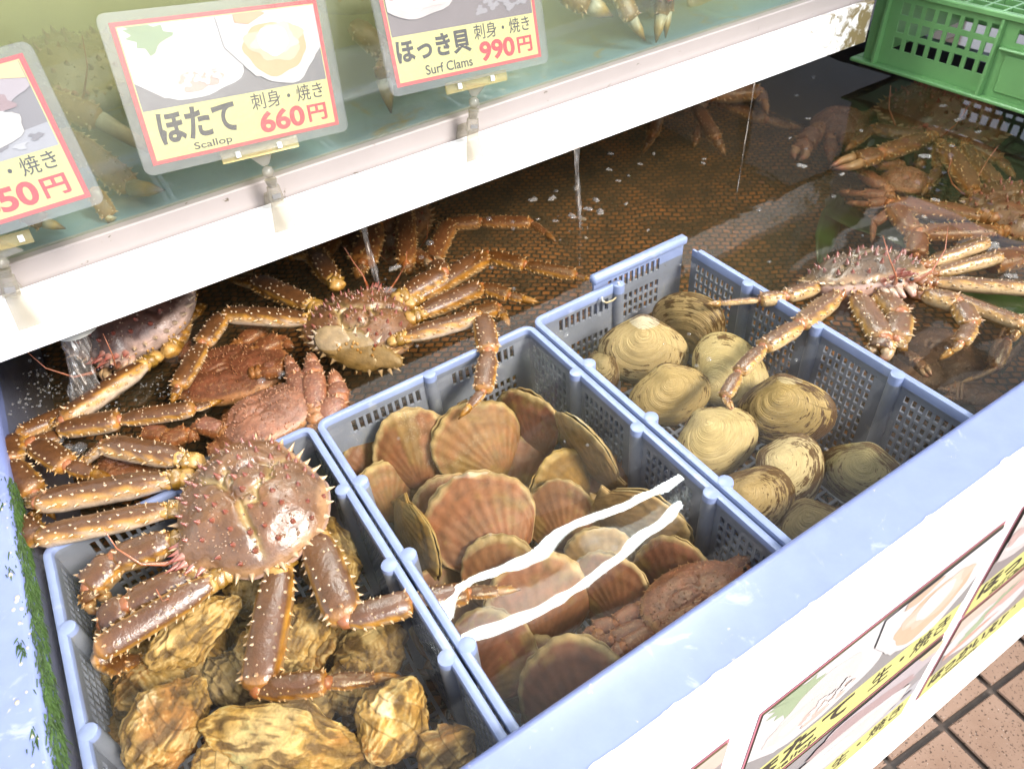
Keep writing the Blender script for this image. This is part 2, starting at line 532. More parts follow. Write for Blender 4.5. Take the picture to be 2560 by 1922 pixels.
def m_clam():
    m, nt, b, o = new_mat('surf clam shell')
    at_ = nd(nt, 'ShaderNodeAttribute', attribute_name='gro')
    col = nd(nt, 'ShaderNodeAttribute', attribute_name='Col')
    oi = nd(nt, 'ShaderNodeObjectInfo')
    ofs = nd(nt, 'ShaderNodeVectorMath', operation='SCALE')
    cx = nd(nt, 'ShaderNodeCombineXYZ')
    nt.links.new(oi.outputs['Random'], cx.inputs[0])
    nt.links.new(oi.outputs['Random'], cx.inputs[2])
    nt.links.new(cx.outputs[0], ofs.inputs[0])
    ofs.inputs['Scale'].default_value = 37.0
    def stretched(sx, sy):
        mp = nd(nt, 'ShaderNodeVectorMath', operation='MULTIPLY_ADD')
        nt.links.new(at_.outputs['Vector'], mp.inputs[0])
        mp.inputs[1].default_value = (sx, sy, 1)
        nt.links.new(ofs.outputs[0], mp.inputs[2])
        return mp.outputs[0]
    n1 = tex_noise(nt, 1.0, 6, 0.65, vec=stretched(26, 1.7))       # long thin brown streaks along the growth lines
    n2 = tex_noise(nt, 1.0, 4, 0.6, vec=stretched(4.5, 2.0))       # broad patches that decide where they are
    sep = nd(nt, 'ShaderNodeSeparateXYZ')
    nt.links.new(at_.outputs['Vector'], sep.inputs[0])
    s1 = nd(nt, 'ShaderNodeMath', operation='MULTIPLY_ADD')
    nt.links.new(sep.outputs[0], s1.inputs[0])
    s1.inputs[1].default_value = 0.62
    s1.inputs[2].default_value = -0.56
    s2 = nd(nt, 'ShaderNodeMath', operation='ADD')
    s0 = nd(nt, 'ShaderNodeMath', operation='MULTIPLY')
    nt.links.new(n1.outputs['Fac'], s0.inputs[0])
    s0.inputs[1].default_value = 1.7
    nt.links.new(s0.outputs[0], s2.inputs[0])
    nt.links.new(s1.outputs[0], s2.inputs[1])
    s3 = nd(nt, 'ShaderNodeMath', operation='MULTIPLY_ADD')
    nt.links.new(n2.outputs['Fac'], s3.inputs[0])
    s3.inputs[1].default_value = 0.9
    nt.links.new(s2.outputs[0], s3.inputs[2])
    s4 = nd(nt, 'ShaderNodeMath', operation='MULTIPLY')
    nt.links.new(s3.outputs[0], s4.inputs[0])
    s4.inputs[1].default_value = 0.5
    s5 = nd(nt, 'ShaderNodeMath', operation='MULTIPLY_ADD')
    nt.links.new(oi.outputs['Random'], s5.inputs[0])
    s5.inputs[1].default_value = 0.14
    s5.inputs[2].default_value = -0.08
    s6 = nd(nt, 'ShaderNodeMath', operation='ADD')
    nt.links.new(s4.outputs[0], s6.inputs[0])
    nt.links.new(s5.outputs[0], s6.inputs[1])
    r = ramp(nt, s6.outputs[0], [(0.61, 0.0), (0.635, 1.0)])
    rb = ramp(nt, n1.outputs['Fac'], [(0.3, 0.86), (0.7, 1.12)])
    cream = mixc(nt, col.outputs['Color'], rb.outputs[0], 1.0, 'MULTIPLY')
    c = mixc(nt, cream, (0.13, 0.065, 0.018), r.outputs[0])
    c = mixc(nt, c, (ALB, ALB, ALB), 1.0, 'MULTIPLY')
    nt.links.new(c, b.inputs['Base Color'])
    b.inputs['Roughness'].default_value = 0.42
    wv = tex_noise(nt, 1.0, 3, 0.5, vec=stretched(60, 0.6))
    bump(nt, b, wv.outputs['Fac'], 0.8, 0.003)
    return m
M['clam'] = m_clam()

def m_stream():
    m, nt, b, o = new_mat('streaky falling water')
    nt.nodes.remove(b)
    tc = nt.nodes.new('ShaderNodeTexCoord')
    mp = nd(nt, 'ShaderNodeVectorMath', operation='MULTIPLY')
    nt.links.new(tc.outputs['Object'], mp.inputs[0])
    mp.inputs[1].default_value = (190, 190, 14)
    n1 = tex_noise(nt, 1.0, 4, 0.6, vec=mp.outputs[0], dist=0.6)
    r = ramp(nt, n1.outputs['Fac'], [(0.48, 0.03), (0.60, 0.16), (0.68, 0.75)])
    tr = nd(nt, 'ShaderNodeBsdfTransparent')
    tr.inputs[0].default_value = (0.88, 0.82, 0.76, 1)
    df = nd(nt, 'ShaderNodeBsdfDiffuse')
    df.inputs[0].default_value = (0.8, 0.78, 0.76, 1)
    m1 = nd(nt, 'ShaderNodeMixShader')
    nt.links.new(r.outputs[0], m1.inputs[0])
    nt.links.new(tr.outputs[0], m1.inputs[1])
    nt.links.new(df.outputs[0], m1.inputs[2])
    gl = nd(nt, 'ShaderNodeBsdfGlossy')
    gl.inputs['Roughness'].default_value = 0.08
    fr = thin_fresnel(nt, 1.33)
    bp = nd(nt, 'ShaderNodeBump')
    bp.inputs['Strength'].default_value = 1.0
    bp.inputs['Distance'].default_value = 0.003
    nt.links.new(n1.outputs['Fac'], bp.inputs['Height'])
    nt.links.new(bp.outputs[0], gl.inputs['Normal'])
    nt.links.new(bp.outputs[0], fr.inputs['Normal'])
    m2 = nd(nt, 'ShaderNodeMixShader')
    nt.links.new(fr.outputs[0], m2.inputs[0])
    nt.links.new(m1.outputs[0], m2.inputs[1])
    nt.links.new(gl.outputs[0], m2.inputs[2])
    nt.links.new(m2.outputs[0], o.inputs['Surface'])
    return m
M['stream'] = m_stream()

# ------------------------------------------------------------------ the setting: pavement, tank, water
def build_floor():
    z = -0.85
    mb = MB()
    mb.add([(-4, -4, z - 0.006), (7, -4, z - 0.006), (7, 5, z - 0.006), (-4, 5, z - 0.006)], [(0, 1, 2, 3)])
    struct(mb.build('pavement_bed', M['grout'], smooth=False))
    mb = MB()
    T, g = 0.148, 0.012
    p0 = at(2358, 1815, z)
    d1 = nrm(at(2560, 1679, z) - at(2240, 1922, z))
    d1[2] = 0
    d1 = nrm(d1)
    d2 = np.array([-d1[1], d1[0], 0])
    for i in range(-12, 16):
        for j in range(-14, 6):
            c = p0 + d1 * i * T + d2 * j * T
            q = [c + d1 * g / 2 + d2 * g / 2, c + d1 * (T - g / 2) + d2 * g / 2, c + d1 * (T - g / 2) + d2 * (T - g / 2), c + d1 * g / 2 + d2 * (T - g / 2)]
            m_ = sum(q) / 4
            top = [m_ + (p - m_) * 0.97 + np.array([0, 0, 0.004]) for p in q]
            mb.add(q + top, [(4, 5, 6, 7), (0, 1, 5, 4), (1, 2, 6, 5), (2, 3, 7, 6), (3, 0, 4, 7)])
    struct(mb.build('pavement_tiles', M['tile'], smooth=False))
build_floor()

YI, YO, ZR = 0.281, 0.2098, 0.03          # front rim: inner edge, outer edge, height over the water
XL, XR, YB = -0.266, 1.84, 1.75           # inner faces of the tank
ZB = -0.27
def profile_bar(mb, prof, a_, b_, axis):
    # prof = list of (across, z); extruded from a to b along axis 0 (x) or 1 (y)
    n = len(prof)
    V = []
    for e in (a_, b_):
        for (p, z) in prof:
            V.append((e, p, z) if axis == 0 else (p, e, z))
    f = [(i, (i + 1) % n, n + (i + 1) % n, n + i) for i in range(n)] + [tuple(range(n)), tuple(range(2 * n - 1, n - 1, -1))]
    mb.add(V, f)
tank = thing('holding_tank', 'big blue fibreglass tank full of water with a scuffed pale blue rim', 'tank', (0.8, 0.9, ZB))
mb = MB()
rr = 0.010
prof = [(YO, -0.02), (YO, ZR)] + [(YI - rr + rr * math.sin(t), ZR - rr + rr * math.cos(t)) for t in np.linspace(0, math.pi / 2, 6)] + [(YI, -0.004), (YI - 0.004, -0.008), (YI - 0.036, -0.010), (YI - 0.036, ZB - 0.01), (YI - 0.056, ZB - 0.01), (YI - 0.056, -0.02)]
profile_bar(mb, prof, -0.7, 2.6, 0)
mb.build('front_rim', M['rimblue'], tank, True, 40)
mb = MB()
rr = 0.012
prof = [(XL - 0.16, -0.05), (XL - 0.16, ZR)] + [(XL - rr + rr * math.sin(t), ZR - rr + rr * math.cos(t)) for t in np.linspace(0, math.pi / 2, 6)] + [(XL, ZB - 0.01), (XL - 0.03, ZB - 0.01), (XL - 0.03, -0.05)]
profile_bar(mb, prof, YI + 0.002, YB, 1)
left_rim = mb.build('side_rim', M['rimblue'], tank, True, 40)
mb = MB()
box(mb, XR, XR + 0.06, YI + 0.002, YB, ZB - 0.01, 0.046)
box(mb, XR + 0.02, XR + 0.9, YB - 0.15, YB - 0.1, ZB - 0.01, 0.9)
box(mb, XL - 0.1, XR + 0.06, YB + 0.002, YB + 0.05, ZB - 0.01, 0.14)
mb.build('tank_wall', M['dark'], tank, False)
mb = MB()
nx, ny = 60, 48
gx, gy = np.meshgrid(np.linspace(XL - 0.02, XR + 0.02, nx), np.linspace(YI - 0.01, YB + 0.02, ny))
P_ = np.stack([gx.ravel(), gy.ravel(), np.zeros(nx * ny)], 1)
P_[:, 2] = ZB + 0.02 + 0.012 * fbm(P_ * 3.0, 5)
mb.add(P_, [(j * nx + i, j * nx + i + 1, (j + 1) * nx + i + 1, (j + 1) * nx + i) for j in range(ny - 1) for i in range(nx - 1)])
mb.build('bottom_mat', M['mat'], tank)

STREAMS = [(at(220, 1000), 0.030, 1.0), (at(940, 702), 0.008, 0.6), (at(1447, 560), 0.007, 0.8), (at(1838, 470), 0.003, 0.25)]
def build_water():
    mb = MB()
    nx, ny = 520, 370
    gx, gy = np.meshgrid(np.linspace(XL, XR, nx), np.linspace(YI, YB, ny))
    P = np.stack([gx.ravel(), gy.ravel(), np.zeros(nx * ny)], 1)
    h = 0.0007 * fbm(P * np.array([7, 9, 1]) + 3.1, 3, 2) + 0.00003 * fbm(P * np.array([30, 36, 1]), 9, 2)
    for (c, r, s) in STREAMS:
        d = np.hypot(P[:, 0] - c[0], P[:, 1] - c[1])
        h += s * 0.0006 * np.exp(-d / 0.07) * np.sin(d * 2 * math.pi / 0.024 + 2.5 * fbm(P * 14, 8, 2)) + s * (0.0060 if r > .02 else .0035) * np.exp(-(d / (0.085 if r > .02 else .055)) ** 2) * fbm(P * 46, 21, 3)
    P[:, 2] = h
    mb.add(P, [(j * nx + i, j * nx + i + 1, (j + 1) * nx + i + 1, (j + 1) * nx + i) for j in range(ny - 1) for i in range(nx - 1)])
    struct(mb.build('water', M['water']))
build_water()

lw, _nt, _b, _o = new_mat('cloudy tank water')
_nt.nodes.remove(_b)
_v = nd(_nt, 'ShaderNodeVolumePrincipled')
_v.inputs['Color'].default_value = (0.80, 0.66, 0.45, 1)
_v.inputs['Density'].default_value = 0.36
_nt.links.new(_v.outputs[0], _o.inputs['Volume'])
mb = MB()
box(mb, XL + 0.001, XR - 0.001, YI - 0.035, YB - 0.001, ZB + 0.001, -0.004)
struct(mb.build('cloudy_water', lw, None, False))

# algae and barnacles along the side rim
mb = MB()
for k in range(3600):
    y = RNG.uniform(0.30, 0.95)
    x = XL - abs(RNG.normal(0, 0.004)) * (0.5 + (0.5 + 0.5 * math.sin(y * 31) * math.sin(y * 77 + 1)) * 1.6) + 0.004
    z = ZR + 0.001 if x < XL - 0.010 else ZR - RNG.uniform(0, 0.03)
    L = RNG.uniform(0.005, 0.016)
    d = nrm([RNG.uniform(-0.35, 0.2), -RNG.uniform(0.3, 1), -0.2 if x > XL - 0.01 else 0.02])
    p = np.array([min(x, XL + 0.002), y, z])
    w = np.cross(d, [0, 0, 1]) * RNG.uniform(0.00025, 0.0006)
    n_ = np.array([0, 0, 0.0012])
    mb.add([p - w, p + w + n_, p + d * L * .6 + w * .8 + n_, p + d * L, p + d * L * .6 - w], [(0, 1, 2, 3, 4)])
tag(mb.build('algae', M['algae'], smooth=False), 'green algae growing along the left edge of the tank', 'algae', kind='stuff')
mb = MB()
for k in range(70):
    y = RNG.uniform(0.30, 0.9)
    x = XL - 0.012 + RNG.normal(0, 0.0035)
    r = RNG.uniform(0.0012, 0.0032)
    ball(mb, np.array([x, y, ZR - 0.001 + RNG.uniform(-0.002, 0.001)]), np.diag([r, r * 1.2, r * .8]), nu=7, nv=5)
tag(mb.build('barnacles', M['barn']), 'crust of pale barnacles along the algae of the tank edge', 'barnacles', kind='stuff')

# ------------------------------------------------------------------ white board, upper tank
YBM, ZBM0, ZBM1 = 1.022, 0.150, 0.2335
mb = MB()
bbox(mb, -0.9, 1.505, YBM, YBM + 0.016, ZBM0, ZBM1, 0.002)
def m_board():   # white paint, dirty brown and green towards the end where the crate scrapes it
    m, nt, b, o = new_mat('white board with a grimy end')
    tc = nt.nodes.new('ShaderNodeTexCoord')
    sp = nd(nt, 'ShaderNodeSeparateXYZ')
    nt.links.new(tc.outputs['Object'], sp.inputs[0])
    mr = nd(nt, 'ShaderNodeMapRange')
    nt.links.new(sp.outputs[0], mr.inputs[0])
    mr.inputs[1].default_value = 1.22
    mr.inputs[2].default_value = 1.53
    n1 = tex_noise(nt, 34, 6, 0.7, dist=0.8)
    ad = nd(nt, 'ShaderNodeMath', operation='MULTIPLY_ADD')
    nt.links.new(mr.outputs[0], ad.inputs[0])
    ad.inputs[1].default_value = 0.42
    nt.links.new(n1.outputs['Fac'], ad.inputs[2])
    r = ramp(nt, ad.outputs[0], [(0.70, 0.0), (0.86, 1.0)])
    c = mixc(nt, (0.84, 0.84, 0.84), (0.17, 0.13, 0.06), r.outputs[0])
    n2 = tex_noise(nt, 48, 6, 0.7)
    r2 = ramp(nt, n2.outputs['Fac'], [(0.70, 0.0), (0.76, 0.7)])
    c = mixc(nt, c, (0.30, 0.22, 0.14), r2.outputs[0])
    nt.links.new(c, b.inputs['Base Color'])
    b.inputs['Roughness'].default_value = 0.38
    return m
board = mb.build('front_board', m_board(), None, False)
tag(board, 'long white board running under the upper glass tank, grimy at its right end', 'board')

up = thing('glass_tank', 'upper glass tank with blue green lining standing above the white board', 'tank', (0.4, 1.3, 0.2))
YG = 1.055
mb = MB()
bbox(mb, -0.9, 1.50, YBM + 0.019, YG + 0.012, ZBM0 + 0.02, 0.2665, 0.002)
mb.build('lower_frame', mat_plain('shade toned frame', (0.50, 0.44, 0.42), 0.4, 9, 0.05, 0.03, 200, stain=[(42, 0.66, 0.05, (0.16, 0.12, 0.08), 0.6)]), up, False)  # dimmer light of the recess put into the colour, darker than the board
mb = MB()
box(mb, -0.9, 1.49, YG + 0.0125, 1.70, 0.23, 0.262)
mb.build('tank_bottom', M['upper'], up, False)
mb = MB()
box(mb, 1.455, 1.485, YG + 0.013, 1.559, 0.263, 0.80)
mb.build('side_wall', M['upper'], up, False)
mb = MB()
box(mb, -0.9, 1.49, 1.50, 1.54, 0.263, 0.80)
box(mb, -0.94, -0.902, YG + 0.013, 1.559, 0.263, 0.80)
mb.build('back_wall', M['olive'], up, False)
mb = MB()
box(mb, -0.9, 1.49, YG, YG + 0.006, 0.267, 0.80)
mb.build('glass_pane', mat_clear('tank glass', (0.90, 0.94, 0.90), 0.03, 1.45, 0.0, wcol=(0.6, 0.65, 0.6)), up, False)

mw, _nt, _b, _o = new_mat('murky tank water')
_nt.nodes.remove(_b)
_v = nd(_nt, 'ShaderNodeVolumePrincipled')
_v.inputs['Color'].default_value = (0.94, 0.86, 0.42, 1)
_v.inputs['Density'].default_value = 3.2
_nt.links.new(_v.outputs[0], _o.inputs['Volume'])
mb = MB()
box(mb, -0.899, 1.438, YG + 0.0062, 1.499, 0.2645, 0.72)
o_ = mb.build('murky_water', mw, None, False)
struct(o_)

# front panel with printed posters
KP, SHX = 0.06, 0.11
def pan(x, z, off=0.0):      # point on the sloping front panel (sheared print like in the photo)
    return np.array([x + SHX * (z + 0.14), YO - 0.0015 + KP * (z - ZR) - off, z])
mb = MB()
q = [(-0.9, ZR - 0.0015), (2.9, ZR - 0.0015), (2.9, -0.845), (-0.9, -0.845)]
V = [np.array([x, YO - 0.0015 + KP * (z - ZR), z]) for x, z in q]
V += [v + np.array([0, 0.004, 0]) if i < 2 else v + np.array([0, 0.02, 0]) for i, v in enumerate(V)]
mb.add(V, [(0, 1, 2, 3), (7, 6, 5, 4), (0, 4, 5, 1), (1, 5, 6, 2), (2, 6, 7, 3), (3, 7, 4, 0)])
# ragged edge of peeled white paint on the rim
pts = []
xs = np.linspace(-0.1, 1.8, 420)
rag = np.clip(fbm(np.stack([xs * 55, xs * 0, xs * 0], 1), 4, 4) - 0.30, 0, 1) * 0.004 + 0.0005 * fbm(np.stack([xs * 60, xs * 0, xs * 0], 1), 5, 3)
for i, x in enumerate(xs):
    pts.append((x, YO - 0.0012, ZR + 0.0012)); pts.append((x, YO + 0.001 + max(rag[i], 0), ZR + 0.0012))
mb.add(pts, [(2 * i, 2 * i + 2, 2 * i + 3, 2 * i + 1) for i in range(len(xs) - 1)])
tag(mb.build('signboard', M['white'], None, False), 'white front panel of the tank that carries the menu posters', 'panel')

# ------------------------------------------------------------------ lettering and printed cards
def text_mesh(body, bold=0.0):
    cu = bpy.data.curves.new('lettering', 'FONT')
    cu.body = body
    cu.size = 1.0
    cu.offset = bold
    cu.resolution_u = 4
    o = bpy.data.objects.new('lettering', cu)
    COL.objects.link(o)
    bpy.context.view_layer.update()
    me = bpy.data.meshes.new_from_object(o.evaluated_get(bpy.context.evaluated_depsgraph_get()))
    V = np.array([v.co[:] for v in me.vertices])
    F = [tuple(p.vertices) for p in me.polygons]
    bpy.data.objects.remove(o)
    bpy.data.curves.remove(cu)
    bpy.data.meshes.remove(me)
    return V, F
def put_text(name, body, box_, fn, col, parent, bold=0.02, off=0.0012):
    V, F = text_mesh(body, bold)
    mn, mx = V.min(0), V.max(0)
    x0, x1, z0, z1 = box_
    U = (V[:, :2] - mn[:2]) / (mx[:2] - mn[:2])
    W = np.array([fn(x0 + u * (x1 - x0), z0 + v * (z1 - z0), off) for u, v in U])
    mb = MB()
    mb.add(W, F, col)
    return mb.build(name, M['print'], parent, False)
def poly_flat(mb, fn, pts, off, col):
    W = [fn(x, z, off) for x, z in pts]
    c = sum(W) / len(W)
    n = len(W)
    mb.add(W + [c], [(i, (i + 1) % n, n) for i in range(n)], col)
def blob(cx, cz, rx, rz, wob=0.08, seed=0, n=40, rot=0.0, spike=0):
    pts = []
    r_ = np.random.RandomState(seed)
    ph = r_.uniform(0, 6.28, 5)
    for k in range(n):
        t = 2 * math.pi * k / n
        q = 1 + wob * (math.sin(3 * t + ph[0]) + .6 * math.sin(5 * t + ph[1]) + .5 * math.sin(8 * t + ph[2]))
        if spike and k % 2:
            q *= 0.72
        x, z = rx * q * math.cos(t), rz * q * math.sin(t)
        pts.append((cx + x * math.cos(rot) - z * math.sin(rot), cz + x * math.sin(rot) + z * math.cos(rot)))
    return pts
def clampb(pts, b):
    return [(min(max(x, b[0]), b[1]), min(max(z, b[2]), b[3])) for x, z in pts]
RED, YEL, INK, PRICE = (0.75, 0.10, 0.09), (0.86, 0.80, 0.30), (0.035, 0.03, 0.02), (0.72, 0.045, 0.05)
def photo(mb, fn, b, kind, off=0.0008, light_wash=0.0):
    # flat printed food photo in the box b (card units)
    x0, x1, z0, z1 = b
    W, H = x1 - x0, z1 - z0
    X = lambda u: x0 + u * W
    Z = lambda v: z0 + v * H
    st = 0.00012
    def q(pts, col, i):
        poly_flat(mb, fn, clampb([(X(u), Z(v)) for u, v in pts], b), off + st * i, np.array(col) * (1 - light_wash) + 0.8 * light_wash)  # strong light's washed-out look mixed into the ink colours
    bg = {'scallop': (0.10, 0.085, 0.09), 'clam': (0.11, 0.05, 0.055), 'oyster': (0.16, 0.13, 0.15), 'shrimp': (0.17, 0.10, 0.08)}[kind]
    q([(0, 0), (1, 0), (1, 1), (0, 1)], bg, 0)
    w1, w2, pk, tn = (0.82, 0.80, 0.80), (0.72, 0.62, 0.60), (0.78, 0.52, 0.42), (0.66, 0.36, 0.16)
    if kind == 'scallop':
        q([(0, .35), (.12, .12), (.3, .08), (.5, .3), (.52, 1), (0, 1)], (0.8, 0.76, 0.78), 1)
        q(blob(.30, .50, .25, .46, .05, 1), w1, 2)
        q(blob(.14, .84, .11, .26, .05, 2, 26, .3, 1), (0.20, 0.36, 0.07), 3)
        q(blob(.27, .56, .17, .27, .06, 3), (0.80, 0.70, 0.66), 4)
        q(blob(.17, .42, .12, .17, .06, 4), (0.80, 0.68, 0.62), 5)
        q(blob(.16, .42, .05, .09, .06, 4), (0.84, 0.80, 0.78), 6)
        q(blob(.31, .27, .11, .12, .16, 5), (0.70, 0.44, 0.34), 7)
        for i in range(9):
            q(blob(.24 + .02 * i, .25 + .04 * ((i * 7) % 5), .022, .045, .25, 20 + i, 14), (0.84, 0.78, 0.76), 8 + i)
        q([(.47, .62), (.6, .2), (.85, .1), (1, .45), (1, 1), (.46, 1)], (0.80, 0.76, 0.76), 18)
        q(blob(.76, .52, .22, .46, .05, 6), w1, 19)
        q(blob(.74, .52, .175, .34, .06, 7), (0.70, 0.38, 0.14), 20)
        q(blob(.75, .60, .155, .24, .12, 8), (0.76, 0.50, 0.30), 21)
        q(blob(.75, .64, .12, .18, .14, 18), (0.80, 0.62, 0.45), 22)
        q(blob(.735, .62, .085, .19, .05, 9), (0.84, 0.80, 0.76), 23)
        q([(.55, .9), (.62, .86), (.72, .97), (.7, 1), (.55, 1)], tn, 24)
    elif kind == 'clam':
        for i in range(14):
            q(blob(.62 + .03 * i, .16 + .05 * ((i * 5) % 7), .04, .06, .3, 40 + i, 14), (0.30, 0.27, 0.30), 1 + i)
        q(blob(.22, .72, .30, .52, .05, 11), w2, 16)
        q(blob(.20, .76, .25, .44, .06, 12), w1, 17)
        q(blob(.16, .82, .17, .24, .1, 13), (0.83, 0.72, 0.68), 18)
        q(blob(.33, .46, .05, .07, .2, 14), (0.50, 0.22, 0.18), 19)
        q(blob(.30, .36, .13, .03, .2, 15, rot=.3), (0.70, 0.48, 0.44), 20)
        q(blob(.74, .86, .22, .34, .05, 16), w2, 21)
        q(blob(.74, .90, .18, .28, .05, 17), w1, 22)
        q(blob(.05, .6, .06, .1, .2, 19), (0.6, 0.32, 0.28), 23)
    elif kind == 'oyster':
        q([(0, 0), (1, 0), (1, .28), (.6, .2), (0, .24)], (0.40, 0.40, 0.46), 1)
        for i in range(12):
            q(blob(.08 * i + .05, .1 + .02 * ((i * 3) % 5), .03, .04, .3, 60 + i, 12), (0.13, 0.10, 0.13) if i % 2 else (0.55, 0.55, 0.6), 2 + i)
        q(blob(.72, .80, .30, .30, .06, 21), (0.50, 0.40, 0.45), 15)
        q(blob(.62, .72, .3, .16, .1, 22, rot=-.5), (0.34, 0.14, 0.15), 16)
        q(blob(.45, .40, .47, .30, .05, 23, rot=-.12), (0.80, 0.74, 0.70), 17)
        q(blob(.45, .44, .42, .24, .06, 24, rot=-.12), w1, 18)
        q(blob(.52, .42, .30, .14, .08, 25, rot=-.1), (0.82, 0.72, 0.68), 19)
        q(blob(.40, .45, .18, .10, .1, 26), (0.86, 0.84, 0.84), 20)
        q([(.9, .86), (1, .8), (1, 1), (.86, 1)], (0.75, 0.55, 0.22), 21)
    else:
        q([(0, .62), (1, .75), (1, 1), (0, 1)], (0.74, 0.50, 0.36), 1)
        q(blob(.25, .42, .26, .34, .06, 31, rot=.3), (0.78, 0.76, 0.78), 2)
        q(blob(.22, .55, .08, .32, .06, 32, 22, -.5, 1), (0.24, 0.40, 0.10), 3)
        q(blob(.16, .30, .16, .06, .1, 33, rot=.2), (0.75, 0.24, 0.10), 4)
        q(blob(.42, .62, .22, .10, .1, 34, rot=.5), (0.72, 0.30, 0.22), 5)
        q(blob(.60, .72, .14, .08, .14, 35, rot=.4), (0.74, 0.42, 0.36), 6)
        q(blob(.70, .40, .13, .24, .03, 36), w1, 7)
        q(blob(.70, .40, .115, .21, .03, 37), (0.74, 0.46, 0.30), 8)

def price_sign(label, C_, rot, w, h, kind, name, eng, price):
    cx, sx, cy, sy, cz, sz = math.cos(rot[0]), math.sin(rot[0]), math.cos(rot[1]), math.sin(rot[1]), math.cos(rot[2]), math.sin(rot[2])
    RR = np.array([[cz, -sz, 0], [sz, cz, 0], [0, 0, 1]]) @ np.array([[1, 0, 0], [0, cx, -sx], [0, sx, cx]]) @ np.array([[cy, 0, sy], [0, 1, 0], [-sy, 0, cy]])
    C_ = np.array(C_)
    t = thing('price_sign', label, 'price sign', C_ - RR @ np.array([0, 0, h / 2]), 'laminated price signs on the white board')
    def raw(x, z, off=0.0):
        return C_ + RR @ np.array([x * w / 2, -off, z * h / 2])
    # laminate pouch: rounded rectangle front film
    def rr_pts(kx, kz, r=0.010):
        P = []
        hw, hh = w / 2 * kx, h / 2 * kz
        for (sx_, sz_, a0) in ((1, 1, 0), (-1, 1, 90), (-1, -1, 180), (1, -1, 270)):
            for k in range(5):
                an = math.radians(a0 + 22.5 * k)
                P.append((sx_ * (hw - r) + r * math.cos(an), sz_ * (hh - r) + r * math.sin(an)))
        return P
    P = rr_pts(1, 1)
    mb = MB()
    n = len(P)
    V = [C_ + RR @ np.array([x, -0.0030, z]) for x, z in P] + [C_ + RR @ np.array([x, 0.0010, z]) for x, z in P]
    mb.add(V, [tuple(range(n - 1, -1, -1)), tuple(range(n, 2 * n))] + [(i, (i + 1) % n, n + (i + 1) % n, n + i) for i in range(n)])
    mb.build('laminate', M['laminate'], t, False)
    ix, iz = 0.915, 0.885                                        # printed sheet inside the pouch
    fn = lambda x, z, off: raw(x * ix, z * iz, off)
    mb = MB()
    poly_flat(mb, fn, [(-1, -1), (1, -1), (1, 1), (-1, 1)], 0.0002, RED)
    poly_flat(mb, fn, [(-.955, -.94), (.955, -.94), (.955, .94), (-.955, .94)], 0.0005, YEL)
    mb.build('printed_card', M['print'], t, False)
    mb = MB()
    photo(mb, fn, (-.945, .945, -.22, .925), kind, 0.0007, 0.22)
    mb.build('food_photo', M['print'], t, False)
    kk = 0.0009
    if name:
        nb = (-.86, -.10, -.74, -.26) if len(name) < 4 else (-.93, .02, -.66, -.28)
        put_text('lettering', name, nb, fn, INK, t, 0.035, kk)
        eb = (-.58, -.20, -.93, -.79) if len(eng) < 9 else (-.62, .0, -.9, -.74)
        put_text('lettering', eng, eb, fn, INK, t, 0.012, kk)
    put_text('lettering', '刺身・焼き', (.08, .88, -.50, -.24), fn, INK, t, 0.005, kk)
    put_text('lettering', price, (.12, .62, -.88, -.54), fn, PRICE, t, 0.035, kk)
    put_text('lettering', '円', (.66, .88, -.86, -.58), fn, PRICE, t, 0.03, kk)
    return t
CW, CH = 0.2845, 0.1778
price_sign('laminated price sign reading scallop 660 yen, clipped to the white board', (0.1997, 1.0, 0.4217), (-0.1614, 0.1451, 0.191), CW, CH, 'scallop', 'ほたて', 'Scallop', '660')
price_sign('laminated price sign reading 650 yen with an oyster photo, cut off by the picture edge', (-0.1392, 0.99, 0.425), (-0.4311, -0.0974, -0.2593), CW, CH, 'oyster', '', '', '650')
price_sign('laminated price sign reading surf clams 990 yen in front of the glass tank', (0.5262, 0.99, 0.433), (-0.269, 0.1225, 0.1598), CW, CH, 'clam', 'ほっき貝', 'Surf Clams', '990')

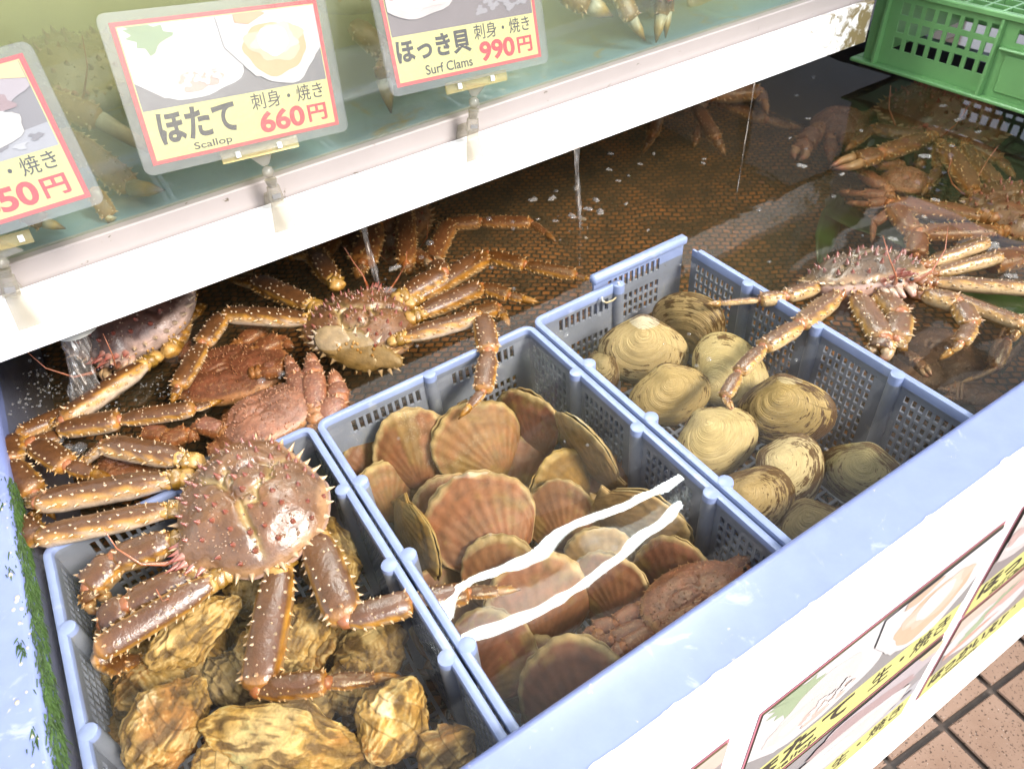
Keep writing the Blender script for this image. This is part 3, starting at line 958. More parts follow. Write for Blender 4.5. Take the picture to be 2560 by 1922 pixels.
def sign_clip(label, bar_a, bar_b, joint, neck, clampt, clampm, flare, y):
    P = lambda p, dy=0.0: atY(p[0], p[1], y + dy)
    a_, b_, j_, n_, c_, m_, f_ = [P(p) for p in (bar_a, bar_b, joint, neck, clampt, clampm, flare)]
    t = thing('sign_clip', label, 'sign clip', f_, 'clear plastic sign clips on the white board')
    toc = np.array([0, -1, 0.35])
    mb = MB()
    mid = (a_ + b_) / 2
    obox(mb, a_ + toc * 0.004, b_ + toc * 0.004, 0.0045, 0.016, np.array([0, 0.3, 1]))
    mb.build('clip_bar', M['amber'], t, True, 30)
    for k in (0.18, 0.72):
        mb = MB()
        p = a_ + (b_ - a_) * k + toc * 0.007
        d = nrm(b_ - a_)
        obox(mb, p, p + d * 0.006, 0.004, 0.008, np.array([0, 0.3, 1]))
        mb.build('bar_stud', M['white'], t, True, 30)
    mb = MB()
    obox(mb, mid + (j_ - mid) * 0.12, j_, 0.036, 0.007, toc, 0.010, 0.006)
    mb.build('neck', M['clear'], t, True, 30)
    mb = MB()
    ball(mb, (j_ + n_) / 2, np.eye(3) * 0.0085)
    mb.build('ball_joint', M['clear'], t)
    mb = MB()
    for k in range(4):
        p = n_ + (c_ - n_) * k / 4.0
        obox(mb, p, p + (c_ - n_) * 0.2, 0.016 - 0.0012 * k, 0.013, toc)
    mb.build('ribbed_stem', M['clear'], t, True, 30)
    mb = MB()
    obox(mb, c_, m_, 0.017, 0.012, toc, 0.021, 0.015)
    obox(mb, m_, f_, 0.018, 0.004, toc, 0.032, 0.004)
    obox(mb, m_ + np.array([0, 0.030, 0]), f_ + np.array([0, 0.042, 0.0]), 0.018, 0.004, toc, 0.03, 0.004)
    mb.build('clamp', M['clear'], t, True, 30)
    mb = MB()
    q = c_ + (m_ - c_) * 0.55 + toc * 0.007
    obox(mb, q, q + (m_ - c_) * 0.3, 0.012, 0.003, toc)
    mb.build('spring', mat_plain('steel spring', (0.35, 0.34, 0.33), 0.25), t, True, 30)
sign_clip('clear plastic clip holding the scallop sign on the white board', (552, 396), (742, 352), (664, 412), (676, 448), (682, 466), (692, 500), (714, 574), 1.004)
sign_clip('clear plastic clip holding the surf clam sign on the white board', (1112, 224), (1262, 188), (1185, 240), (1185, 272), (1182, 296), (1180, 326), (1189, 398), 1.004)
sign_clip('clear plastic clip holding the oyster sign at the left picture edge', (-40, 618), (80, 588), (0, 640), (8, 672), (16, 690), (30, 735), (80, 815), 1.004)

def poster(label, x0, x1, z0, z1, kind, name, eng, right):
    t = thing('menu_poster', label, 'poster', pan((x0 + x1) / 2, z0), 'menu posters on the front panel')
    cx_, cz_ = (x0 + x1) / 2, (z0 + z1) / 2
    fn = lambda x, z, off: pan(cx_ + x * (x1 - x0) / 2, cz_ + z * (z1 - z0) / 2, off)
    mb = MB()
    poly_flat(mb, fn, [(-1, -1), (1, -1), (1, 1), (-1, 1)], 0.0012, (0.80, 0.30, 0.38))
    poly_flat(mb, fn, [(-.982, -.97), (.982, -.97), (.982, .97), (-.982, .97)], 0.0020, (0.80, 0.78, 0.28))
    mb.build('printed_sheet', M['print'], t, False)
    mb = MB()
    photo(mb, fn, (-.982, .982, -.36, .97), kind, 0.0030, 0.35)
    mb.build('food_photo', M['print'], t, False)
    if name:
        put_text('lettering', name, (-.93, -.02 if len(name) < 4 else .1, -.76, -.42), fn, INK, t, 0.035, 0.0024)
        put_text('lettering', eng, (-.72, -.28, -.94, -.80), fn, INK, t, 0.012, 0.0024)
    if right:
        put_text('lettering', right, (.16, .92, -.80, -.46), fn, INK, t, 0.005, 0.0024)
poster('upper menu poster with scallop photos and a yellow caption on the front panel', 0.392, 0.868, -0.392, -0.140, 'scallop', 'ほたて', 'Scallop', '生・焼き')
poster('lower menu poster with an open oyster, under the scallop poster', 0.392, 0.868, -0.632, -0.396, 'oyster', '', '', '生・焼き')
poster('menu poster captioned surf clams at the right picture edge', 0.905, 1.38, -0.392, -0.140, 'clam', 'ほっき貝', 'Surf Clams', '刺身・焼き')
poster('menu poster with a green leaf and red shrimp below the surf clam poster', 0.905, 1.38, -0.632, -0.396, 'shrimp', 'ほっかいえび', 'Hokkai shrimp', '')
poster('menu poster of which only a brown photo corner shows at the bottom picture edge', -0.12, 0.345, -0.392, -0.140, 'shrimp', '', '', '')

# ------------------------------------------------------------------ overhead lamp seen mirrored in the water
lamp = thing('ceiling_lamp', 'twin tube fluorescent lamp hanging above the tank, mirrored in the water', 'lamp', (0.78, 1.15, 1.36))
mb = MB()
bbox(mb, 0.26, 1.36, 1.125, 1.185, 1.34, 1.39, 0.006)
mb.build('housing', M['white'], lamp, False)
for (yy, x0, x1) in ((1.205, 0.33, 1.30), (1.110, 0.335, 1.20)):
    mb = MB()
    tube(mb, [(x0, yy, 1.30), ((x0 + x1) / 2, yy, 1.30), (x1, yy, 1.30)], 0.015, 12)
    mb.build('fluorescent_tube', M['tubeglow'], lamp)

aw = thing('added_awning', 'unseen awning added over the stall, striped to mirror pale bands in the water', 'awning', (0.8, 2.0, 1.9))  # unseen awning, added to block the sky that the water would mirror
mb = MB()
gx_, gy_ = np.meshgrid(np.linspace(-2.5, 4.5, 30), np.linspace(0.78, 3.2, 12))
P_ = np.stack([gx_.ravel(), gy_.ravel(), 1.85 + 0.12 * (gy_.ravel() - 0.78)], 1)
P_[:, 2] += 0.01 * np.sin(P_[:, 0] * 4)
F_ = [(j * 30 + i, j * 30 + i + 1, (j + 1) * 30 + i + 1, (j + 1) * 30 + i) for j in range(11) for i in range(29)]
mb.add(P_, F_)
def m_awning():
    m, nt, b, o = new_mat('striped awning cloth')
    nt.nodes.remove(b)
    tc = nt.nodes.new('ShaderNodeTexCoord')
    sp = nd(nt, 'ShaderNodeSeparateXYZ')
    nt.links.new(tc.outputs['Object'], sp.inputs[0])
    mm = nd(nt, 'ShaderNodeMath', operation='MULTIPLY')
    nt.links.new(sp.outputs[1], mm.inputs[0])
    mm.inputs[1].default_value = 2.6
    fr = nd(nt, 'ShaderNodeMath', operation='FRACT')
    nt.links.new(mm.outputs[0], fr.inputs[0])
    r = ramp(nt, fr.outputs[0], [(0.0, (0.16, 0.17, 0.2)), (0.38, (0.16, 0.17, 0.2)), (0.39, (0.8, 0.8, 0.8)), (0.99, (0.8, 0.8, 0.8))])  # stripes made up so the water mirrors pale bands
    d = nd(nt, 'ShaderNodeBsdfDiffuse')
    t = nd(nt, 'ShaderNodeBsdfTranslucent')
    nt.links.new(r.outputs[0], d.inputs[0])
    nt.links.new(r.outputs[0], t.inputs[0])
    mx = nd(nt, 'ShaderNodeMixShader')
    mx.inputs[0].default_value = 0.6
    nt.links.new(d.outputs[0], mx.inputs[1])
    nt.links.new(t.outputs[0], mx.inputs[2])
    nt.links.new(mx.outputs[0], o.inputs['Surface'])
    return m
mb.build('cloth', m_awning(), aw)
mb = MB()
tube(mb, [(-2.5, 0.78, 1.85), (1.0, 0.78, 1.85), (4.5, 0.78, 1.85)], 0.02, 10)
mb.build('front_rail', M['white'], aw)
mb = MB()
box(mb, -2.5, 4.5, 2.45, 2.5, -0.85, 1.9)
tag(mb.build('added_shop_wall', mat_plain('dark shop wall', (0.05, 0.045, 0.04), 0.7, 6, 0.3), None, False), 'dark shop wall added unseen behind the glass tank to keep the mirrored sky dark', 'wall')  # unseen wall, added so the water mirrors dark instead of sky

mb = MB()
bbox(mb, 2.30, 2.34, -1.6, 0.6, -0.85, 2.0, 0.004)  # unseen screen, added to keep the sun off the tank's far end
tag(mb.build('shade_screen', mat_plain('grey shade screen', (0.35, 0.36, 0.4), 0.6, 6, 0.1), None, False), 'tall grey shade screen added unseen right of the tank to shade its far end', 'screen')

# ------------------------------------------------------------------ crates
def crate(label, x0, x1, y0, y1, ztop, zbot, broken=False):
    t = thing('plastic_crate', label, 'crate', ((x0 + x1) / 2, (y0 + y1) / 2, zbot), 'blue perforated crates in the tank')
    W, L, H = x1 - x0, y1 - y0, ztop - zbot
    th = 0.004
    def wall(name, O, X, length, groups, style):
        # columns of small openings between plain ribs
        xs, zs = [0.0], [0.0]
        holes = []
        pit, hw = (0.0118, 0.0074)
        for (a0, a1) in groups:
            n = int((a1 - a0 + 0.0044) / pit)
            st = a0 + ((a1 - a0) - (n * pit - (pit - hw))) / 2
            for k in range(n):
                xs += [st + k * pit, st + k * pit + hw]
        xs.append(length)
        rows = []
        if style == 'short':
            rows.append((H - 0.046, H - 0.022))
            z = H - 0.085
        else:
            z = H - 0.028
        while z - 0.0135 > 0.02:
            rows.append((z - 0.0135, z))
            z -= 0.0178
        for (a0, a1) in rows[::-1]:
            zs += [a0, a1]
        zs.append(H - 0.004)
        solid = [[not (i % 2 == 1 and j % 2 == 1) for i in range(len(xs) - 1)] for j in range(len(zs) - 1)]
        mb = MB()
        grid_panel(mb, xs, zs, solid, O, X, (0, 0, 1), th)
        return mb.build(name, M['crate'], t, False)
    nsec = 4
    sec = L / nsec
    g = [(sec * i + 0.020, sec * (i + 1) - 0.020) for i in range(nsec)]
    wall('long_wall', (x0 + 0.006, y0 + 0.006, zbot), np.array([0, 1, 0]), L - 0.012, g, 'long')
    wall('long_wall', (x1 - 0.006, y0 + 0.006, zbot), np.array([0, 1, 0]), L - 0.012, g, 'long')
    gs = [(0.035, W / 2 - 0.026), (W / 2 + 0.020, W - 0.040)]
    wall('short_wall', (x0 + 0.0082, y1 - 0.006, zbot), np.array([1, 0, 0]), W / 2 - 0.008 if broken else W - 0.0164, gs[:1] if broken else gs, 'short')
    wall('short_wall', (x0 + 0.0082, y0 + 0.006, zbot), np.array([1, 0, 0]), W - 0.0164, gs, 'short')
    # lattice floor
    pit, bw = 0.022, 0.005
    xs = [0.0]
    while xs[-1] + pit < W - 0.018:
        xs += [xs[-1] + bw, xs[-1] + pit]
    xs.append(xs[-1] + bw)
    zs = [0.0]
    while zs[-1] + pit < L - 0.018:
        zs += [zs[-1] + bw, zs[-1] + pit]
    zs.append(zs[-1] + bw)
    solid = [[not (i % 2 == 1 and j % 2 == 1) for i in range(len(xs) - 1)] for j in range(len(zs) - 1)]
    mb = MB()
    grid_panel(mb, xs, zs, solid, (x0 + 0.009, y0 + 0.009, zbot + 0.008), (1, 0, 0), (0, 1, 0), 0.004)
    mb.build('lattice_floor', M['crate'], t, False)
    # rim: rounded bar swept round the top
    path = []
    r = 0.018
    for (sx_, sy_, a0) in ((1, 1, 0), (-1, 1, 90), (-1, -1, 180), (1, -1, 270)):
        cx_ = (x1 - r) if sx_ > 0 else (x0 + r)
        cy_ = (y1 - r) if sy_ > 0 else (y0 + r)
        for k in range(6):
            an = math.radians(a0 + 18 * k)
            path.append((cx_ + r * math.cos(an), cy_ + r * math.sin(an), math.cos(an), math.sin(an)))
    prof = [(-0.0088, -0.018), (-0.0098, -0.004), (-0.0085, -0.0008), (-0.006, 0.0), (-0.002, 0.0), (0.0008, -0.0012), (0.0015, -0.004), (0.001, -0.016)]
    V, F = [], []
    if broken:      # the rim is missing along half of the back
        path = [((x0 + x1) / 2, y1, 0.0, 1.0)] + path[6:] + [(x1, y1 - 0.02, 1.0, 0.0)]
    n, k_ = len(path), len(prof)
    for (px, py, nx_, ny_) in path:
        for (o_, z_) in prof:
            V.append((px + nx_ * o_, py + ny_ * o_, ztop + z_))
    for i in range(n - 1 if broken else n):
        for j in range(k_):
            i2, j2 = (i + 1) % n, (j + 1) % k_
            F.append((i * k_ + j, i2 * k_ + j, i2 * k_ + j2, i * k_ + j2))
    mb = MB()
    mb.add(V, F)
    mb.build('rim', M['crate'], t, True, 50)
    # rounded ribs inside the walls, standing just proud of the rim top
    def ribcol(px, py):
        mb = MB()
        V = []
        rr_ = 0.0105
        for (z, q) in ((zbot + 0.012, 0.9), (ztop - 0.003, 1.0), (ztop - 0.0002, 0.95), (ztop + 0.0006, 0.8)):
            for k in range(14):
                an = 2 * math.pi * k / 14
                V.append((px + rr_ * q * math.cos(an), py + rr_ * q * math.sin(an), z))
        F = [(i * 14 + k, i * 14 + (k + 1) % 14, i * 14 + 14 + (k + 1) % 14, i * 14 + 14 + k) for i in range(3) for k in range(14)]
        F += [tuple(range(42, 56)), tuple(range(13, -1, -1))]
        mb.add(V, F)
        mb.build('rib', M['crate'], t, True, 50)
    for i in range(1, nsec):
        ribcol(x0 + 0.0095, y0 + sec * i)
        ribcol(x1 - 0.0095, y0 + sec * i)
    ribcol((x0 + x1) / 2 - 0.003, y1 - 0.0095)
    ribcol((x0 + x1) / 2 - 0.003, y0 + 0.0095)
    return t
ZC = 0.012
crate('blue crate of oysters at the left of the tank, under a big king crab', -0.250, 0.112, 0.250, 0.815, 0.008, -0.245)
crate('blue crate filled with brown scallops, between the other two crates', 0.118, 0.488, 0.250, 0.812, 0.010, -0.245)
crate('blue crate holding large cream and brown clams, right of the scallop crate', 0.492, 0.838, 0.250, 0.812, 0.016, -0.245, True)
# raised offcut of a crate wall tied to the back of the clam crate
def offcut():
    a_, b_ = at(1486, 694, 0.036), at(1752, 616, 0.036)
    y = 0.8215
    t = thing('crate_wall_offcut', 'blue crate wall piece standing higher behind the clam crate, held by a white tie', 'crate piece', (a_[0], y, -0.1))
    L = b_[0] - a_[0]
    xs = [0.0]
    for k in range(10):
        xs += [0.030 + k * 0.0118, 0.030 + k * 0.0118 + 0.0074]
    xs.append(L)
    zs = [0.0, 0.020, 0.034, 0.038, 0.052, 0.056, 0.070, 0.090, 0.114, 0.134]
    solid = [[not (i % 2 == 1 and j % 2 == 1) for i in range(len(xs) - 1)] for j in range(9)]
    mb = MB()
    grid_panel(mb, xs, zs, solid, (a_[0], y, -0.1), (1, 0, 0), (0, 0, 1), 0.004)
    mb.build('panel', M['crate'], t, False)
    mb = MB()
    bbox(mb, a_[0] - 0.004, b_[0] + 0.004, y - 0.010, y + 0.008, 0.022, 0.038, 0.004)
    mb.build('rim', M['crate'], t, True, 50)
offcut()
mb = MB()
pp = [(1505, 742), (1506, 753), (1516, 757), (1532, 751), (1545, 738), (1550, 720), (1546, 706)]
W = [atY(px, py, 0.797 - 0.003 * math.sin(i)) for i, (px, py) in enumerate(pp)]
tube(mb, W, 0.0018, 8)
tag(mb.build('cable_tie', M['tie']), 'white cable tie looped through the slots of the clam crate', 'cable tie')

# green crate upside down on the end of the tank
def green_crate():
    x0, x1, y0, y1, zb, zt = 1.646, 2.08, 0.40, 1.150, 0.048, 0.214
    t = thing('green_crate', 'green plastic crate turned upside down on the far end of the tank', 'crate', ((x0 + x1) / 2, (y0 + y1) / 2, zb))
    def side(name, O, X, L):
        xs = [0.0]
        for st in (0.067, 0.331):
            for k in range(8):
                xs += [st + k * 0.0295, st + k * 0.0295 + 0.020]
        xs.append(L)
        zs = [0.0, 0.040, 0.066, 0.077, 0.103, 0.114, 0.140, zt - zb]
        solid = [[not (i % 2 == 1 and j % 2 == 1 and (i < 17 or j == 5)) for i in range(len(xs) - 1)] for j in range(len(zs) - 1)]
        mb = MB()
        grid_panel(mb, xs, zs, solid, O, X, (0, 0, 1), 0.004)
        mb.build(name, M['green'], t, False)
    X = np.array([0, -1.0, 0])
    side('long_side', np.array([x0 + 0.022, y1 - 0.022, zb]), X, y1 - y0 - 0.044)
    side('long_side', np.array([x1 - 0.022, y1 - 0.022, zb]), X, y1 - y0 - 0.044)
    mb = MB()
    box(mb, x0 + 0.025, x1 - 0.025, y1 - 0.024, y1 - 0.020, zb, zt - 0.001)
    mb.build('end_panel', M['green'], t, False)
    mb = MB()
    box(mb, x0 + 0.025, x1 - 0.025, y0 + 0.020, y0 + 0.024, zb, zt - 0.001)
    mb.build('end_panel', M['green'], t, False)
    mb = MB()       # flanges
    for z, h, o in ((zb - 0.004, 0.008, 0.0), (zt - 0.012, 0.012, 0.010)):
        bbox(mb, x0 + o, x0 + 0.0195, y0 + o, y1 - o, z, z + h, 0.002)
        bbox(mb, x1 - 0.0195, x1 - o, y0 + o, y1 - o, z, z + h, 0.002)
        bbox(mb, x0 + 0.0198, x1 - 0.0198, y1 - 0.0195, y1 - o, z, z + h, 0.002)
        bbox(mb, x0 + 0.0198, x1 - 0.0198, y0 + o, y0 + 0.0195, z, z + h, 0.002)
    mb.build('flange', M['green'], t, True, 30)
    for yy in (y1 - 0.056, y1 - 0.318, y0 + 0.10):
        mb = MB()
        v = [(x0 + 0.002, yy, zb + 0.004), (x0 + 0.0195, yy, zb + 0.004), (x0 + 0.0195, yy, zt - 0.012), (x0 + 0.010, yy, zt - 0.012)]
        v += [(a_, b_ - 0.006, c_) for a_, b_, c_ in v]
        mb.add(v, [(0, 1, 2, 3), (7, 6, 5, 4), (0, 4, 5, 1), (1, 5, 6, 2), (2, 6, 7, 3), (3, 7, 4, 0)])
        mb.build('rib', M['green'], t, False)
    mb = MB()       # solid framed plate beside the openings
    bbox(mb, x0 + 0.0150, x0 + 0.0195, y1 - 0.58, y1 - 0.345, zb + 0.016, zb + 0.090, 0.002)
    bbox(mb, x0 + 0.008, x0 + 0.0195, y1 - 0.60, y1 - 0.330, zb + 0.098, zb + 0.104, 0.002)
    mb.build('label_plate', M['green'], t, False)
    # lattice bottom, now on top
    xs, zs = [0.0], [0.0]
    while xs[-1] < x1 - x0 - 0.09:
        xs += [xs[-1] + 0.005, xs[-1] + 0.042]
    xs.append(xs[-1] + 0.005)
    while zs[-1] < y1 - y0 - 0.09:
        zs += [zs[-1] + 0.005, zs[-1] + 0.042]
    zs.append(zs[-1] + 0.005)
    solid = [[not (i % 2 == 1 and j % 2 == 1) for i in range(len(xs) - 1)] for j in range(len(zs) - 1)]
    mb = MB()
    grid_panel(mb, xs, zs, solid, (x0 + 0.03, y0 + 0.03, zt - 0.013), (1, 0, 0), (0, 1, 0), 0.012)
    mb.build('lattice_bottom', M['green'], t, False)
green_crate()
#@@CREATURES
# ------------------------------------------------------------------ crabs
BR, BR2 = np.array((.155, .060, .018)), np.array((.15, .055, .03))
ORG, PALE, YELO, TIP, REDC, DARK = np.array((.60, .28, .035)), np.array((.74, .55, .38)), np.array((.66, .38, .03)), np.array((.74, .52, .30)), np.array((.42, .09, .06)), np.array((.05, .02, .012))

def sm(x, a_, b_):
    t = np.clip((x - a_) / (b_ - a_), 0, 1)
    return t * t * (3 - 2 * t)
def article(mb, a_, b_, w, th, up, st, pal, rng, spines=True, tap=0.0, bow=0.0, ends=(0.62, 0.72)):
    a_, b_ = np.asarray(a_, float), np.asarray(b_, float)
    L = np.linalg.norm(b_ - a_)
    d = (b_ - a_) / L
    s = nrm(np.cross(d, up))
    u = np.cross(s, d)
    seg, nn = 16, 13
    ph = np.linspace(0, 2 * math.pi, seg, endpoint=False)
    sp, cp = np.sin(ph), np.cos(ph)
    sq = lambda x, e: np.sign(x) * np.abs(x) ** e
    ts = np.array([-.02, 0.0, .04, .1, .2, .32, .45, .58, .7, .82, .92, .98, 1.02])
    V, C_ = [], []
    br, edge, pale, tip = pal['top'], pal['edge'], pal['pale'], pal['tip']
    def wid(t):
        base = ends[0] + (1 - ends[0]) * sm(t, -0.02, 0.30)
        base = base - (1 - ends[1]) * sm(t, 0.86, 1.03) - tap * t
        return max(base, 0.12)
    for t in ts:
        m = wid(t)
        k = 1.0 if 0 < t < 1 else 0.45
        c = a_ + d * L * t + s * bow * L * math.sin(math.pi * np.clip(t, 0, 1))
        V.append(c + np.outer(sq(sp, .8), s) * w / 2 * m * k + np.outer(sq(cp, .85), u) * th / 2 * m * k)
        ang = np.abs(np.where(ph > math.pi, ph - 2 * math.pi, ph))
        jit = 0.14 * np.sin(t * 23 + ph * 2 + a_[0] * 300)
        f1 = sm(ang + jit, 0.98, 1.25)[:, None]
        f2 = sm(ang + jit, 1.45, 1.8)[:, None]
        col = br * (1 - f1) + edge * f1
        col = col * (1 - f2) + pale * f2
        je = max(1 - sm(t, -.02, .09), sm(t, .9, 1.0)) * 0.75
        col = col * (1 - je) + (edge * .6 + pal['joint'] * .4) * je
        C_.append(col)
    V = np.concatenate(V)
    V += (fbm(V * 120, st) * w * 0.035)[:, None] * u
    f = [(i * seg + k, i * seg + (k + 1) % seg, (i + 1) * seg + (k + 1) % seg, (i + 1) * seg + k) for i in range(nn - 1) for k in range(seg)]
    f += [tuple(range(seg - 1, -1, -1)), tuple((nn - 1) * seg + k for k in range(seg))]
    mb.add(V, f, np.concatenate(C_))
    if spines:
        def spot(t, p):
            m = wid(t)
            c = a_ + d * L * t + s * bow * L * math.sin(math.pi * t)
            return c + sq(math.sin(p), .8) * s * w / 2 * m + sq(math.cos(p), .85) * u * th / 2 * m
        n1 = max(3, int(L / (w * 0.30)))
        for sd_ in (1, -1):
            for k in range(n1):
                t = (k + .5 + rng.uniform(-.25, .25)) / n1
                p = sd_ * rng.uniform(1.35, 1.75)
                nn_ = math.sin(p) * s + math.cos(p) * u + d * 0.5
                cone(mb, spot(t, p), nn_, w * rng.uniform(.09, .16) * spines, w * .06, edge * .8 + pale * .2, tip)
            n2 = max(3, int(L / (w * 0.34)))
            for k in range(n2):
                t = (k + .5 + rng.uniform(-.3, .3)) / n2
                p = sd_ * (0.62 + rng.uniform(-.2, .25))
                nn_ = math.sin(p) * s + math.cos(p) * u + d * 0.35
                cone(mb, spot(t, p), nn_, w * rng.uniform(.05, .10) * spines, w * .045, br * .5 + tip * .5, tip, 6)
        for k in range(max(2, int(L / (w * .5)))):
            t = rng.uniform(.08, .92)
            p = rng.uniform(-.45, .45)
            cone(mb, spot(t, p), math.sin(p) * s + math.cos(p) * u, w * rng.uniform(.03, .06), w * .034, br * .5 + tip * .5, tip, 5)
        for k in range(3):                       # a crown of bigger spines at the far joint
            p = (-1.1, 0.0, 1.1)[k]
            cone(mb, spot(.93, p), math.sin(p) * s + math.cos(p) * u + d * .6, w * .17, w * .07, pal['joint'], tip)
KPAL = dict(top=BR, edge=ORG, pale=PALE, tip=TIP, joint=np.array((.50, .19, .05)))
KPAL2 = dict(top=np.array((.21, .082, .036)), edge=np.array((.46, .20, .05)), pale=np.array((.52, .34, .20)), tip=np.array((.7, .48, .25)), joint=np.array((.46, .18, .04)))
HPAL = dict(top=np.array((.26, .09, .042)), edge=np.array((.40, .14, .05)), pale=np.array((.50, .24, .11)), tip=np.array((.6, .34, .18)), joint=np.array((.5, .2, .06)))
SPAL = dict(top=np.array((.17, .08, .038)), edge=np.array((.21, .11, .05)), pale=np.array((.32, .2, .1)), tip=np.array((.4, .26, .15)), joint=np.array((.3, .15, .06)))

def leg(mb, J, W, pal, seed, up=None, spines=1.0, th=.78, coxa=True, claw=False):
    """J: joints (photo px, px, height); W: article widths in photo px"""
    rng = np.random.RandomState(seed)
    P = [at(*j) for j in J]
    n = len(P) - 1
    if up is None:
        up = nrm(np.array([0, -.10, .99]))
    for i in range(n):
        w = 1.1 * W[i] * mpp((P[i] + P[i + 1]) / 2)
        last = i == n - 1
        a_, b_ = P[i], P[i + 1]
        if i == 0 and coxa:                       # yellow soft joint next to the body
            d = nrm(b_ - a_)
            L = np.linalg.norm(b_ - a_)
            cx_ = a_ - d * w * .35
            for q_, sz_, cc_ in ((0.0, .40, 0), (.28, .44, 1), (.60, .40, 2)):
                ball(mb, cx_ + d * w * q_, np.array([d * w * .30, nrm(np.cross(d, up)) * w * sz_ * .95, up * w * sz_ * .72]), (pal['edge'] * .6 + YELO * .25 + PALE * .15 if cc_ != 1 else pal['top'] * .7 + YELO * .35) if pal is KPAL else pal['joint'] * .8, 12, 8, .22, seed + cc_)
            for k in range(5):
                cone(mb, cx_ + d * w * rng.uniform(0, .7) + up * w * .28 + nrm(np.cross(d, up)) * w * rng.uniform(-.3, .3), up + rng.normal(0, .3, 3), w * .12, w * .06, pal['edge'], pal['tip'], 5)
        if last and claw:
            d = nrm(b_ - a_)
            s = nrm(np.cross(d, up))
            L = np.linalg.norm(b_ - a_)
            m_ = a_ + d * L * .48
            article(mb, a_, m_, w, w * .75, up, seed + i, pal, rng, spines)
            for sg in (1, -1):
                q0 = m_ + s * sg * w * .22 - d * L * .05
                q1 = b_ + s * sg * w * .10
                mid = (q0 + q1) / 2 + s * sg * w * .14
                cc = pal['edge'] * .5 + PALE * .4
                tube(mb, [q0, q0 * .5 + mid * .5 + s * sg * w * .03, mid, mid * .45 + q1 * .55, q1], np.array([.24, .25, .2, .13, .03]) * w, 8, np.array([cc, cc, cc * .9, REDC * .6 + cc * .3, DARK]))
        elif last and n > 1:                      # dactyl: pointed, dark tip
            d = nrm(b_ - a_)
            L = np.linalg.norm(b_ - a_)
            k_ = max(.45, 1 - 1.3 * w / L)
            q_ = a_ + (b_ - a_) * k_
            article(mb, a_, q_, w * .92, w * th * .9, up, seed * 7 + i, pal, rng, spines, .30)
            c0, c1 = pal['edge'], pal['top'] * .5 + pal['edge'] * .45
            tube(mb, [q_ - d * w * .1, q_ + (b_ - q_) * .25, q_ + (b_ - q_) * .6 + up * w * .04, b_], np.array([.28, .30, .19, .03]) * w, 9, np.array([c0, c1, pal['edge'] * .8, DARK]))
            for k in range(7):
                t = rng.uniform(.0, .6)
                s_ = nrm(np.cross(d, up))
                p_ = rng.uniform(-1.6, 1.6)
                n_ = s_ * math.sin(p_) + up * math.cos(p_)
                cone(mb, q_ + (b_ - q_) * t + n_ * w * .2, n_ + d * .9, w * .17, w * .06, pal['edge'], pal['tip'], 5)
        else:
            article(mb, a_, b_, w, w * th, up, seed * 7 + i, pal, rng, spines)
        if 0 < i:
            ball(mb, a_, np.eye(3) * w * .33, pal['joint'] * .7 + REDC * .3, 8, 6, .1, seed)

def periodic(th, deg, val):
    t = np.degrees(np.abs((th + math.pi) % (2 * math.pi) - math.pi))
    # smooth interpolation (piecewise cosine)
    deg, val = np.array(deg, float), np.array(val, float)
    i = np.clip(np.searchsorted(deg, t, side='right') - 1, 0, len(deg) - 2)
    f = (t - deg[i]) / (deg[i + 1] - deg[i])
    f = (1 - np.cos(f * math.pi)) / 2
    return val[i] * (1 - f) + val[i + 1] * f
def segdist(P, line):
    D = np.full(len(P), 9.0)
    for a_, b_ in zip(line[:-1], line[1:]):
        a_, b_ = np.array(a_), np.array(b_)
        ab = b_ - a_
        t = np.clip(((P - a_) @ ab) / (ab @ ab), 0, 1)
        D = np.minimum(D, np.hypot(*(P - (a_ + t[:, None] * ab)).T))
    return D
GRO = [[(-.8, .30), (-.5, .16), (-.25, .06), (-.1, .0), (.1, .0), (.25, .06), (.5, .16), (.8, .30)],
       [(-.1, .0), (-.24, -.2), (-.20, -.44), (0, -.54), (.20, -.44), (.24, -.2), (.1, .0)],
       [(-.24, -.2), (-.36, -.12), (-.25, .06)], [(.24, -.2), (.36, -.12), (.25, .06)], [(0, -.54), (0, -.95)]]
